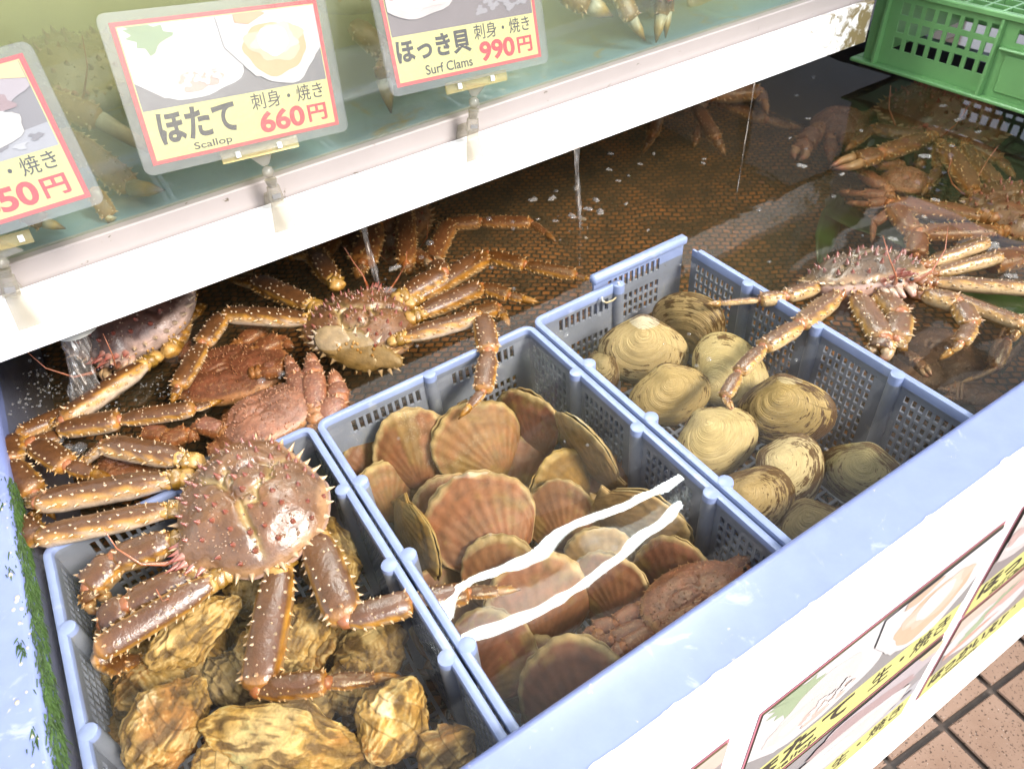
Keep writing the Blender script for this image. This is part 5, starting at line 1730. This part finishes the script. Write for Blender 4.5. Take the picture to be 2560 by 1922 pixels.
# ------------------------------------------------------------------ scallops
def frame(c, z, hdir, pitch=0, roll=0):
    """axes at a photo place: Y points from the hinge to the margin (image direction -hdir), Z to the camera, then tilted"""
    C_ = at(c[0], c[1], z)
    vz = nrm(CAMPOS - C_)
    y = -imgdir(*hdir)
    y = nrm(y - vz * (y @ vz))
    x = np.cross(y, vz)
    A = np.array([x, y, vz])
    p, r = math.radians(pitch), math.radians(roll)
    x, y, zv = A
    y, zv = y * math.cos(p) + zv * math.sin(p), zv * math.cos(p) - y * math.sin(p)
    x, zv = x * math.cos(r) + zv * math.sin(r), zv * math.cos(r) - x * math.sin(r)
    return C_, np.array([x, y, zv])
def to_obj(o, C_, A, s):
    M_ = Matrix([[A[0][i] * s, A[1][i] * s, A[2][i] * s, C_[i]] for i in range(3)] + [[0, 0, 0, 1]])
    o.matrix_world = M_
def scallop_valve(seed, dome, cols, side):
    """unit valve: hinge at (0,-1), margin circle radius 1 round the origin, bulging to +z*side"""
    rng = np.random.RandomState(seed)
    mb = MB()
    NT, NRd = 121, 26
    th = np.linspace(-1.12, 1.12, NT)
    R_ = 2 * np.cos(th) ** .93
    R_ = np.where(np.abs(th) > .86, R_ * (1 - .25 * sm(np.abs(th), .86, 1.12)), R_)
    nrib = 20
    rr = np.linspace(.02, 1, NRd)
    base, band, cream = [np.array(c) for c in cols]
    V, C_, G = [], [], []
    for r in rr:
        rib = np.cos(th * nrib * 2.05)
        edge = 1 + .007 * np.cos(th * nrib * 2.05) * sm(r, .8, 1) + .022 * np.sin(th * 5 + seed) * sm(r, .5, 1) + .012 * np.sin(th * 11 + seed * 2)
        x = r * R_ * np.sin(th) * edge
        y = -1 + r * R_ * np.cos(th) * edge
        q = np.clip(1 - (x ** 2 + y ** 2), 0, 1)
        env = (1 - r ** 2.6) ** .8 * np.sin(math.pi * np.clip((th + 1.12) / 2.24, 0, 1)) ** .6 * min(1, (r / .28)) ** .6
        z = side * (dome * env + .0065 * rib * r * sm(r, .1, .5) * (1 - .5 * sm(r, .5, 1)) + .012 * np.sin(r * 31 + seed) * sm(r, .5, .8)) + side * .02
        V.append(np.stack([x, y, z], 1))
        p3 = np.stack([x * 2.2, y * 2.2, x * 0 + seed], 1)
        n = fbm(p3, seed, 4)
        ring = .5 + .5 * np.sin(r * 26 + 2.2 * n)
        c = base * (1 - ring[:, None] * .35) + band * (ring[:, None] * .35)
        g = sm(n, .1, .7)[:, None]
        c = c * (1 - .6 * g) + band * .6 * g
        c = c * (.94 + .06 * rib[:, None])
        gr = sm(fbm(p3 * .8 + 9, seed + 7, 3), .25, .8)[:, None] * .55
        c = c * (1 - gr) + np.array((.30, .22, .06)) * gr
        e = sm(r + .05 * n, .92, .975)[:, None]
        c = c * (1 - e) + cream * e
        C_.append(c)
        G.append(np.stack([x * 0 + r, th], 1))
    f = [(i * NT + k, i * NT + k + 1, (i + 1) * NT + k + 1, (i + 1) * NT + k) for i in range(NRd - 1) for k in range(NT - 1)]
    if side < 0:
        f = [q[::-1] for q in f]
    mb.add(np.concatenate(V), f, np.concatenate(C_), np.concatenate(G))
    # ears beside the hinge
    for sg in (1, -1):
        E, n = [], 6
        for i in range(n):
            t = i / (n - 1)
            x0, x1 = sg * .02, sg * (.50 - .10 * t)
            yy = -1.0 + .34 * t
            for k in range(5):
                u = k / 4
                E.append((x0 + (x1 - x0) * u, yy, side * (.03 + .05 * (1 - u) * t)))
        ff = [(i * 5 + k, i * 5 + k + 1, i * 5 + 6 + k, i * 5 + 5 + k) for i in range(n - 1) for k in range(4)]
        if side * sg < 0:
            ff = [q[::-1] for q in ff]
        mb.add(E, ff, base * .8 + cream * .25)
    return mb
PALS = [((.35, .135, .065), (.27, .13, .06), (.58, .44, .25)), ((.37, .165, .07), (.29, .18, .06), (.55, .42, .22)), ((.27, .10, .055), (.20, .075, .04), (.5, .38, .2)),
        ((.50, .34, .17), (.40, .25, .11), (.60, .48, .28)), ((.40, .24, .06), (.30, .17, .05), (.5, .36, .14)), ((.30, .13, .06), (.22, .11, .05), (.52, .40, .22))]
def scallop(label, c, r, hdir, z, pitch=0, roll=0, pal=0, gap=.03):
    C_, A = frame(c, z - .018, hdir, pitch, roll)
    s = r * mpp(C_)
    t = thing('scallop', label, 'scallop', C_, 'scallops heaped in the middle crate')
    sd = int(c[0] * 7 + c[1])
    for nm, dome, side in (('upper_valve', .19, 1), ('lower_valve', .22, -1)):
        mb = scallop_valve(sd + (side > 0), dome, PALS[pal], side)
        for v in mb.v:
            v[:, 2] += side * gap * np.clip((v[:, 1] + 1) / 2, 0, 1)
        V = [C_ + (v * s) @ A for v in mb.v]
        mb.v = V
        o = mb.build(nm, M['scallop'], t)
        so = o.modifiers.new('thickness', 'SOLIDIFY')
        so.thickness = 0.0016
    return t
S_ = [
    ('red brown scallop standing second from the left in the back row, fan foot pointing down', (1040, 1128), 108, (.25, 1), -.050, 14, 6, 0),
    ('olive and red scallop at the back, touched by the king crab leg tip', (1196, 1112), 116, (.75, 1), -.052, 16, -8, 1),
    ('dark red scallop leaning edge up near the back right corner of its crate', (1318, 1062), 98, (.5, 1), -.052, 10, 42, 2),
    ('scallop standing on edge, both valves visible, at the back right of the crate', (1466, 1128), 122, (.75, .85), -.055, 0, 72, 3),
    ('largest red brown scallop lying flat in the middle of the crate', (1206, 1312), 138, (.55, .9), -.032, 6, 4, 0),
    ('scallop half hidden at the far left back, behind the red brown ones', (934, 1138), 80, (.2, 1), -.075, 12, -25, 2),
    ('yellowish red scallop low at the left crate wall', (966, 1228), 80, (.1, 1), -.085, 12, -20, 1),
    ('brown scallop on edge at the left crate wall, thin side up', (1040, 1352), 118, (-.4, -1), -.062, 0, -70, 4),
    ('yellow ribbed scallop under the edge standing one', (1404, 1216), 96, (1, .3), -.085, 40, 10, 4),
    ('brown scallop lying below the yellow ribbed one', (1396, 1292), 92, (.3, 1), -.082, 10, 10, 5),
    ('pale pinkish scallop on edge below the white lamp reflection', (1600, 1312), 128, (-.9, -.5), -.060, 0, -52, 3),
    ('scallop with a broad cream margin under the long lamp reflection', (1254, 1440), 104, (.3, 1), -.060, 10, 10, 5),
    ('large brown scallop with long ribs in the centre front of the crate', (1348, 1508), 132, (.1, 1), -.068, 22, -6, 0),
    ('orange red scallop with a cream rim, leaning left beside the hairy crab', (1524, 1480), 108, (.5, .9), -.058, 10, 34, 0),
    ('scallop with a wide cream rim right behind the hairy crab', (1680, 1440), 104, (.5, .9), -.068, 14, 30, 2),
    ('dull brown scallop by the left wall near the front', (1228, 1638), 118, (-.6, 1), -.075, 18, 14, 2),
    ('large dark brown scallop at the front with a toothed margin', (1440, 1738), 148, (.4, 1), -.060, 16, 20, 2),
    ('pale tan scallop just above the orange red one', (1500, 1392), 86, (.2, 1), -.085, 30, 5, 3),
    ('dark scallop deep between the front scallops', (1330, 1690), 100, (.2, 1), -.11, 10, -10, 5),
    ('scallop at the bottom of the heap near the left wall', (1110, 1500), 90, (-.2, 1), -.11, 10, -20, 2),
    ('reddish scallop under the largest one', (1120, 1270), 90, (-.3, 1), -.10, 10, -20, 0),
    ('tan scallop deep beside the pale one', (1490, 1330), 90, (.3, -1), -.11, 10, 12, 3),
    ('flat tan scallop under the standing back row, left of centre', (1110, 1190), 104, (.3, 1), -.11, 6, 4, 5),
    ('flat brown scallop under the dark red leaning one', (1300, 1190), 104, (-.3, 1), -.11, 6, -6, 2),
    ('flat reddish scallop beneath the edge standing scallop', (1500, 1230), 104, (.3, 1), -.12, 4, 6, 0),
    ('flat tan scallop below the pale pinkish one', (1560, 1400), 104, (.6, -1), -.12, 4, 6, 3),
    ('flat dark scallop below the lamp reflection, near the left wall', (1150, 1420), 100, (-.6, 1), -.115, 4, -6, 5),
    ('flat scallop bedded between the two long ribbed front ones', (1330, 1610), 110, (.4, 1), -.115, 6, -6, 0),
    ('flat scallop bedded at the left wall behind the dull brown one', (1130, 1570), 104, (-.2, 1), -.12, 6, -8, 1),
    ('flat scallop bedded by the right wall behind the hairy crab', (1740, 1420), 104, (.2, 1), -.125, 6, 8, 5),
    ('flat scallop at the very front under the rim', (1560, 1660), 110, (.2, 1), -.12, 6, 8, 2),
    ('brown scallop deep in the right front corner of its crate', (1640, 1560), 100, (.3, -1), -.12, 10, 12, 5),
]
for a_ in S_:
    scallop(*a_)

# ------------------------------------------------------------------ surf clams
def clam_valve(seed, side, hgt):
    mb = MB()
    NT, NS_ = 110, 36
    th = np.linspace(0, 2 * math.pi, NT, endpoint=False)
    def outline(t):
        x = np.cos(t) * (1 - .06 * np.sin(t))
        y = .80 * np.sin(t)
        return x, np.where(y > 0, y * (.90 + .16 * np.exp(-(x - .02) ** 2 / .10)), y)
    ox, oy = outline(th)
    U = np.array([.05, .60])
    tt = np.linspace(0, 2 * math.pi, 721)
    qx, qy = outline(tt)
    pa_ = np.unwrap(np.arctan2(qy, qx))
    pr_ = np.hypot(qx, qy)
    V, G = [], []
    for s in np.linspace(.01, 1, NS_) ** .8:
        x = U[0] + s * (ox - U[0])
        y = U[1] + s * (oy - U[1])
        R_ = np.interp(np.mod(np.arctan2(y, x), 2 * math.pi), np.mod(pa_[:-1], 2 * math.pi)[np.argsort(np.mod(pa_[:-1], 2 * math.pi))], pr_[:-1][np.argsort(np.mod(pa_[:-1], 2 * math.pi))])
        rho = np.clip(np.hypot(x, y) / R_, 0, 1)
        z = hgt * (1 - rho ** 2.3) ** .6
        z = z + .015 * np.exp(-((x - U[0]) ** 2 / .05 + (y - U[1]) ** 2 / .035)) * (rho < .999)
        z = z + .006 * np.sin(s * 40 + 2 * math.sin(seed)) * np.clip(1 - rho ** 8, 0, 1)
        V.append(np.stack([x, y, side * z], 1))
        G.append(np.stack([np.full(NT, s), th], 1))
    V = np.concatenate(V)
    V[:, 2] += side * .015 * fbm(V * 2.2, seed)
    f = [(i * NT + k, (i + 1) * NT + k, (i + 1) * NT + (k + 1) % NT, i * NT + (k + 1) % NT) for i in range(NS_ - 1) for k in range(NT)]
    f.append(tuple(range(NT)))
    if side < 0:
        f = [q[::-1] for q in f]
    mb.add(V, f, (1, 1, 1), np.concatenate(G))
    return mb
def clam(label, c, w, ldir, z, pitch=0, roll=0, col=(.66, .52, .27), flip=1, hgt=.44):
    """ldir: image direction of the beak (top) of the clam; w: half length in photo px"""
    C_, A = frame(c, z, (-ldir[0], -ldir[1]), pitch, roll)
    s = 1.07 * w * mpp(C_)
    t = thing('surf_clam', label, 'clam', C_, 'surf clams in the right crate')
    for nm, side in (('upper_valve', 1), ('lower_valve', -1)):
        mb = clam_valve(int(c[0] + c[1]) + side, side, hgt)
        for v in mb.v:
            v[:, 0] *= flip
            if flip < 0:
                pass
        if flip < 0:
            mb.f = [q[::-1] for q in mb.f]
        mb.v = [C_ + (v * s) @ A for v in mb.v]
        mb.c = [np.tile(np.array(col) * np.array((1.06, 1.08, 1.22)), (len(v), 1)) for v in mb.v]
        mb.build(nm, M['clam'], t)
    return t
CL = [
    ('brown and cream clam upright in the far back corner of its crate', (1720, 806), 96, (.3, 1), -.062, -20, -35, (.50, .36, .17), 1),
    ('broad cream clam with fine brown growth lines at the back left of its crate', (1606, 878), 106, (.0, -1), -.050, 18, 4, (.68, .54, .28), 1),
    ('small cream clam peeping out at the left crate wall', (1506, 928), 60, (.6, -.8), -.075, 25, 40, (.66, .53, .28), 1),
    ('cream clam with a brown lower half under the broad one', (1672, 988), 100, (-.2, -1), -.062, 30, -10, (.62, .48, .22), 1),
    ('smooth plain cream clam near the king crab claw tip', (1822, 934), 104, (-.5, .35), -.055, 12, 0, (.66, .55, .28), -1),
    ('clam with a dark brown lower half and yellow streaks, right of the claw tip', (1962, 1028), 112, (-.15, -1), -.052, 22, 10, (.60, .45, .18), 1),
    ('round cream clam with ragged brown lines left of the plain pale clams', (1788, 1104), 104, (-.5, -.8), -.050, 16, -8, (.70, .58, .30), 1),
    ('smooth pale cream clam with its beak towards the viewer', (1972, 1182), 104, (-.75, -.5), -.052, 26, -18, (.72, .62, .36), 1),
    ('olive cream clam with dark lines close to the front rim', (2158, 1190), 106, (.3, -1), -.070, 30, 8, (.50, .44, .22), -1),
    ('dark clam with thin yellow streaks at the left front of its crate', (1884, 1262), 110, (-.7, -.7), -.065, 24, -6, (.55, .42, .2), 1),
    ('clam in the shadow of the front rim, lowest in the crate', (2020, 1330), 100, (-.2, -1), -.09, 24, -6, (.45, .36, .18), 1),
]
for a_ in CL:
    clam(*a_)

# ------------------------------------------------------------------ oysters
def oyster(label, p0, p1, w, z, z1=None, seed=0, tone=1.0, th=.5, dark=0.0):
    a_, b_ = at(p0[0], p0[1], z), at(p1[0], p1[1], z if z1 is None else z1)
    c = (a_ + b_) / 2
    L = np.linalg.norm(b_ - a_) / 2
    d = nrm(b_ - a_)
    v = nrm(CAMPOS - c)
    s = nrm(np.cross(d, v))
    u = np.cross(s, d)
    W = 1.22 * w * mpp(c) / 2
    L *= 1.10
    NT, NS_ = 130, 110
    th_ = np.linspace(0, 2 * math.pi, NT, endpoint=False)
    V, C_, X = [], [], []
    for t in np.linspace(-1, 1, NS_):
        prof = max(1 - abs(t) ** 2.6, 0) ** .55 * (.62 + .38 * math.sin(math.pi * (t * .5 + .42)))
        V.append(np.stack([np.full(NT, t), prof * np.cos(th_), prof * np.sin(th_)], 1))
    V = np.concatenate(V)
    N0 = V * np.array([.25, 1, 1])
    N0 /= np.linalg.norm(N0, axis=1)[:, None] + 1e-9
    q = V * np.array([L, W, W * th]) / .02
    # crumpled leafy laminae: ridged noise drawn out along the shell plus ragged growth steps
    qs = q * np.array([.15, .95, .95]) + seed * 3.7
    wp = np.stack([fbm(q * .3 + 3, seed + 7, 2), fbm(q * .3 + 13, seed + 8, 2), fbm(q * .3 + 23, seed + 9, 2)], 1)
    rid = 1 - np.abs(fbm(qs + wp * .7, seed, 4))
    rid2 = 1 - np.abs(fbm(q * np.array([.55, 3.0, 3.0]) + wp, seed + 3, 3))
    r = np.hypot(V[:, 0] + .8, V[:, 1] * .8)
    ph = r * 17 + wp[:, 0] * 7
    saw = (ph / (2 * math.pi)) % 1
    D = .20 * fbm(q * .26 + 11, seed + 1, 2) + .16 * (rid - .6) + .07 * (rid2 - .6) + .07 * saw ** 2
    edge_rag = 1 + .10 * fbm(np.stack([V[:, 0] * 4, np.sign(V[:, 1]), V[:, 0] * 0 + seed], 1), seed + 4, 3)
    V = V + N0 * D[:, None] * np.array([.25, 1, 1.25])
    V[:, 1] *= edge_rag
    tone = tone * 1.12
    col = np.array((.46, .29, .085)) * tone
    cr = np.array((.70, .56, .31)) * tone
    dk = np.array((.10, .052, .016)) * tone
    rust = np.array((.34, .13, .025)) * tone
    n2 = fbm(q * .7, seed + 5, 4)
    n3 = fbm(q * .35 + 31, seed + 6, 3)
    C_ = col * (1 + .3 * n2)[:, None]
    def lay(C_, k, c2):
        k = np.clip(k, 0, 1)[:, None]
        return C_ * (1 - k) + c2 * k
    C_ = lay(C_, sm(n3, .15, .7) * .7, rust)
    C_ = lay(C_, sm(-n3, .1, .6) * .7, cr)
    C_ = lay(C_, sm(rid2 + .2 * n2, .82, 1.0) * .75, cr * 1.1)
    C_ = lay(C_, sm(.62 - rid2 - .1 * n2, .0, .25) * .8, dk)  # shade painted into the creases: brown deepens where the ridges dip
    C_ = lay(C_, sm(.55 - rid, .0, .3) * .7, dk)
    C_ = lay(C_, (1 - sm(saw, .0, .10)) * .45, dk)
    P = c + np.outer(V[:, 0], d) * L + np.outer(V[:, 1], s) * W + np.outer(V[:, 2], u) * W * th
    f = [(i * NT + k, i * NT + (k + 1) % NT, (i + 1) * NT + (k + 1) % NT, (i + 1) * NT + k) for i in range(NS_ - 1) for k in range(NT)]
    mb = MB()
    mb.add(P, f, np.clip(C_, 0.004, .9))
    o = mb.build('oyster', M['oyster'])
    return tag(o, label, 'oyster', 'oysters in the left crate')
OY = [
    ('long ridged oyster pointing down left under the claws of the big king crab', (592, 1500), (378, 1660), 120, -.030, None, 1, 1.1),
    ('rough brown oyster at the left crate wall below the crab claws', (310, 1660), (430, 1780), 150, -.050, None, 2, .8),
    ('big ochre oyster standing upright at the bottom left', (500, 1700), (340, 1925), 150, -.030, None, 3, 1.1, .6),
    ('rounded ochre oyster with a red spot between the two straddling crab legs', (800, 1500), (700, 1690), 160, -.055, None, 4, 1.0),
    ('ochre oyster under the knee of the crab leg at the front', (560, 1830), (820, 1760), 120, -.055, None, 5, .9),
    ('pale ridged oyster lying lengthwise at the bottom, light laminae on top', (520, 1812), (900, 1880), 130, -.026, None, 6, 1.3),
    ('upright oyster with wavy pale laminae beside the crate wall', (1030, 1700), (930, 1900), 150, -.026, None, 7, 1.2, .6),
    ('small rough oyster in the front right corner of the oyster crate', (1180, 1830), (1060, 1930), 120, -.035, None, 8, 1.1),
    ('dark greenish oyster by the crate wall under the folded crab leg', (900, 1560), (960, 1680), 130, -.075, None, 9, .75),
    ('oyster under the belly of the big king crab', (560, 1460), (720, 1480), 130, -.05, None, 10, .8),
    ('oyster behind the right legs of the big king crab', (800, 1300), (850, 1480), 110, -.05, None, 11, .9),
    ('brown oyster deep in the middle of the oyster crate', (640, 1640), (560, 1760), 140, -.085, None, 12, .7),
    ('oyster low in the gap by the right wall', (880, 1700), (960, 1800), 120, -.10, None, 13, .6),
    ('mud brown oyster filling the corner by the left crate wall', (250, 1560), (330, 1700), 120, -.09, None, 15, .7),
    ('oyster under the tip of the front crab claw', (430, 1560), (520, 1700), 120, -.075, None, 16, .9),
    ('pale oyster standing between the front crab legs', (690, 1560), (640, 1680), 110, -.07, None, 17, 1.1),
    ('golden oyster just right of the long pale one', (900, 1640), (860, 1780), 120, -.06, None, 18, 1.1),
    ('brown oyster low at the bottom edge by the crate corner', (980, 1900), (880, 1960), 120, -.08, None, 19, .8),
    ('oyster bedded between the long ridged one and the left wall', (330, 1560), (470, 1620), 120, -.085, None, 21, 1.0),
    ('oyster bedded below the claws, between the ridged and the rounded one', (560, 1620), (680, 1600), 130, -.10, None, 22, 1.0),
    ('oyster bedded right of the rounded ochre one', (800, 1640), (900, 1560), 120, -.10, None, 23, 1.0),
    ('oyster bedded under the pale ridged one', (560, 1760), (720, 1720), 140, -.10, None, 24, 1.0),
    ('oyster bedded at the right wall near the front', (960, 1780), (1050, 1860), 120, -.10, None, 25, .9),
    ('oyster bedded between the big upright one and the left wall', (250, 1700), (290, 1860), 110, -.10, None, 26, .9),
    ('oyster at the left wall near the bottom picture edge', (300, 1780), (330, 1920), 110, -.08, None, 20, .9),
    ('oyster at the bottom picture edge, right of the big upright one', (620, 1900), (480, 1960), 130, -.05, None, 14, 1.0),
]
for a_ in OY:
    oyster(*a_)

# ------------------------------------------------------------------ kelp, streams, bubbles
def kelp(label, pts, w, zs):
    P = [at(x, y, z) for (x, y), z in zip(pts, zs)]
    mb = MB()
    V, n = [], len(P)
    for i in range(n):
        d = nrm(P[min(i + 1, n - 1)] - P[max(i - 1, 0)])
        s = nrm(np.cross(d, [0.1, -.3, .9]))
        ww = w * mpp(P[i]) * math.sin(math.pi * (.12 + .8 * i / (n - 1)))
        for k in range(-2, 3):
            V.append(P[i] + s * ww * k / 4 + np.array([0, 0, .004 * math.sin(i * 1.7 + k * 2.1)]))
    mb.add(V, [(i * 5 + k, i * 5 + k + 1, i * 5 + 6 + k, i * 5 + 5 + k) for i in range(n - 1) for k in range(4)])
    o = mb.build('kelp_blade', M['kelp'])
    so = o.modifiers.new('thickness', 'SOLIDIFY')
    so.thickness = 0.0012
    return tag(o, label, 'kelp')
kelp('broad green kelp blade on the brown mat left of the orange hairy crab', [(2090, 500), (2120, 540), (2180, 560), (2260, 590), (2330, 640)], 150, [-.19, -.18, -.17, -.16, -.16])
kelp('narrow green kelp blade bending towards the face of the right king crab', [(2100, 490), (2080, 540), (2062, 600), (2050, 660)], 60, [-.18, -.18, -.17, -.17])
kelp('green kelp under the long legs of the right king crab', [(2400, 760), (2470, 740), (2540, 760), (2600, 790)], 110, [-.08, -.08, -.08, -.09])
kelp('dark green kelp strip hanging by the right picture edge', [(2540, 800), (2520, 860), (2500, 930)], 60, [-.10, -.11, -.12])

def stream(label, top, bot, r0, r1, seed, wob=.3):
    b_ = at(*bot)
    a_ = atY(top[0], top[1], b_[1] - .0)
    n, seg = 40, 18
    mb = MB()
    V = []
    for i in range(n):
        t = i / (n - 1)
        c = a_ * (1 - t) + b_ * t + np.array([.15 * r0 * math.sin(t * 5 + seed), 0, -.02 * (i == n - 1)])
        r = r0 * (1 - t) + r1 * t
        for k in range(seg):
            p = 2 * math.pi * k / seg
            q = r * (1 + wob * math.sin(2 * p + t * 9 + seed) + wob * .5 * math.sin(3 * p - t * 21))
            V.append(c + np.array([q * math.cos(p), q * .7 * math.sin(p), 0]))
    mb.add(V, [(i * seg + k, i * seg + (k + 1) % seg, (i + 1) * seg + (k + 1) % seg, (i + 1) * seg + k) for i in range(n - 1) for k in range(seg)])
    return tag(mb.build('water_stream', M['stream']), label, 'water stream', 'streams of water falling into the tank')
stream('thick stream of water gushing from the grey pipe at the left', (182, 838), (224, 1012), .016, .022, 1, .14)
stream('thin stream falling onto the shell of the middle king crab', (905, 555), (944, 708), .0045, .0052, 2)
stream('thin stream falling into open water among white bubbles', (1441, 358), (1449, 568), .0050, .0035, 3)
stream('finest thread of water at the right, broken into drops', (1890, 190), (1842, 482), .0014, .0007, 4)
pipe_y = at(224, 1012)[1]
pa = atY(196, 826, pipe_y)
mb = MB()
n, seg = 4, 24
V = []
for (z, r) in ((.004, .030), (.09, .030), (.09, .0255), (.004, .0255)):
    for k in range(seg):
        p = 2 * math.pi * k / seg
        V.append(pa + np.array([r * math.cos(p), r * math.sin(p), z]))
mb.add(V, [(i * seg + k, i * seg + (k + 1) % seg, ((i + 1) % 4) * seg + (k + 1) % seg, ((i + 1) % 4) * seg + k) for i in range(4) for k in range(seg)])
tag(mb.build('outlet_pipe', M['pipe'], None, True, 40), 'grey outlet pipe with a green stain under the left end of the white board', 'pipe')

def bubble(p, r, label, grp, foam=False):
    mb = MB()
    nu, nv = 18, 6
    V = []
    rg = np.random.RandomState(int(abs(p[0] * 9973 + p[1] * 7919)))
    p1, p2 = rg.uniform(0, 6.28, 2)
    r0_ = r
    for i in range(nv + 1):
        t = math.pi / 2 * i / nv
        for k in range(nu):
            a__ = 2 * math.pi * k / nu
            r = r0_ * (1 + (.28 * math.sin(2 * a__ + p1) + .16 * math.sin(5 * a__ + p2)) * (1 if foam else .1))
            V.append(p + r * np.array([math.cos(a__) * math.cos(t), math.sin(a__) * math.cos(t), math.sin(t) * (.7 if not foam else .35)]) - np.array([0, 0, .0004]))
    f = [(i * nu + k, i * nu + (k + 1) % nu, (i + 1) * nu + (k + 1) % nu, (i + 1) * nu + k) for i in range(nv) for k in range(nu)]
    mb.add(V, f)
    o = mb.build('foam_patch' if foam else 'air_bubble', M['foam' if foam else 'bubble'])
    return tag(o, label, 'foam' if foam else 'bubble', grp)
mb = MB()
rg = np.random.RandomState(77)
for (cx_, cy_, sx_, sy_, n_) in ((224, 1014, 70, 26, 260), (110, 960, 60, 50, 220), (60, 1010, 40, 30, 90), (380, 965, 70, 30, 150), (190, 1125, 50, 22, 110), (1450, 560, 40, 26, 60), (690, 950, 70, 30, 50), (944, 712, 26, 14, 30)):
    for k in range(int(n_ * .4)):
        p = at(cx_ + rg.normal(0, sx_ * .6), cy_ + rg.normal(0, sy_ * .6), 0.0005)
        if not (XL + .004 < p[0] < XR and YI + .01 < p[1] < YB):
            continue
        r = abs(rg.normal(0, .0011)) + .0005
        ball(mb, p, np.diag([r, r, r * .8]), nu=7, nv=5)
tag(mb.build('froth', M['bubble']), 'froth of tiny bubbles where the falling water churns the tank', 'froth', kind='stuff')
BUB = [(2084, 492, 7), (1897, 525, 7), (1923, 655, 6), (2156, 589, 4), (1700, 662, 5), (1990, 900, 6), (2412, 545, 4), (2330, 556, 5), (2015, 373, 5), (1570, 440, 5), (1990, 240, 6), (2033, 195, 6), (1390, 478, 6),
       (1335, 494, 5), (1222, 548, 8), (1281, 555, 6), (1282, 572, 6), (1074, 608, 11), (1053, 644, 8), (892, 856, 15), (1043, 865, 5), (1284, 722, 6), (1228, 669, 6), (1497, 786, 6), (1416, 836, 7), (1587, 778, 9), (1413, 840, 5),
       (780, 930, 16), (704, 934, 10), (654, 952, 11), (700, 970, 12), (737, 985, 10), (198, 1122, 20), (170, 1120, 14), (235, 1135, 11), (150, 1100, 11), (200, 1150, 9), (1302, 1400, 7), (1536, 1370, 10), (1226, 1336, 5), (1773, 898, 8), (1741, 914, 6), (2078, 804, 5), (2065, 1122, 6), (1880, 760, 4), (1722, 835, 5), (2366, 870, 6), (1660, 860, 4), (1468, 1112, 5), (1411, 1103, 4), (996, 1096, 5)]
for (x, y, r) in BUB:
    p = at(x, y)
    bubble(p, r * mpp(p), 'clear air bubble floating on the water', 'air bubbles floating on the water')
FOA = [(2313, 391, 12), (2004, 415, 11), (2105, 436, 7), (2339, 500, 9), (2310, 542, 7), (2232, 597, 10), (2475, 615, 20), (2446, 660, 11), (2528, 690, 13), (2153, 327, 6), (2020, 297, 6), (2358, 265, 8), (1974, 345, 5), (1332, 500, 10), (1380, 496, 11), (1440, 470, 10), (1500, 530, 12), (1470, 522, 10), (1490, 500, 9), (1430, 540, 11), (1455, 546, 10), (1388, 552, 7), (1464, 594, 6), (1545, 452, 6), (1526, 384, 7), (1522, 424, 7), (1600, 410, 6), (1634, 384, 5), (986, 670, 14), (975, 726, 16), (1565, 510, 6), (1620, 575, 4), (1345, 548, 5), (2395, 300, 9), (2445, 330, 7), (2380, 365, 6), (1758, 408, 6), (1760, 398, 5), (985, 760, 9)]
for (x, y, r) in FOA:
    p = at(x, y, 0.0)
    bubble(p, r * mpp(p), 'patch of white foam floating on the water', 'foam patches floating on the water', True)
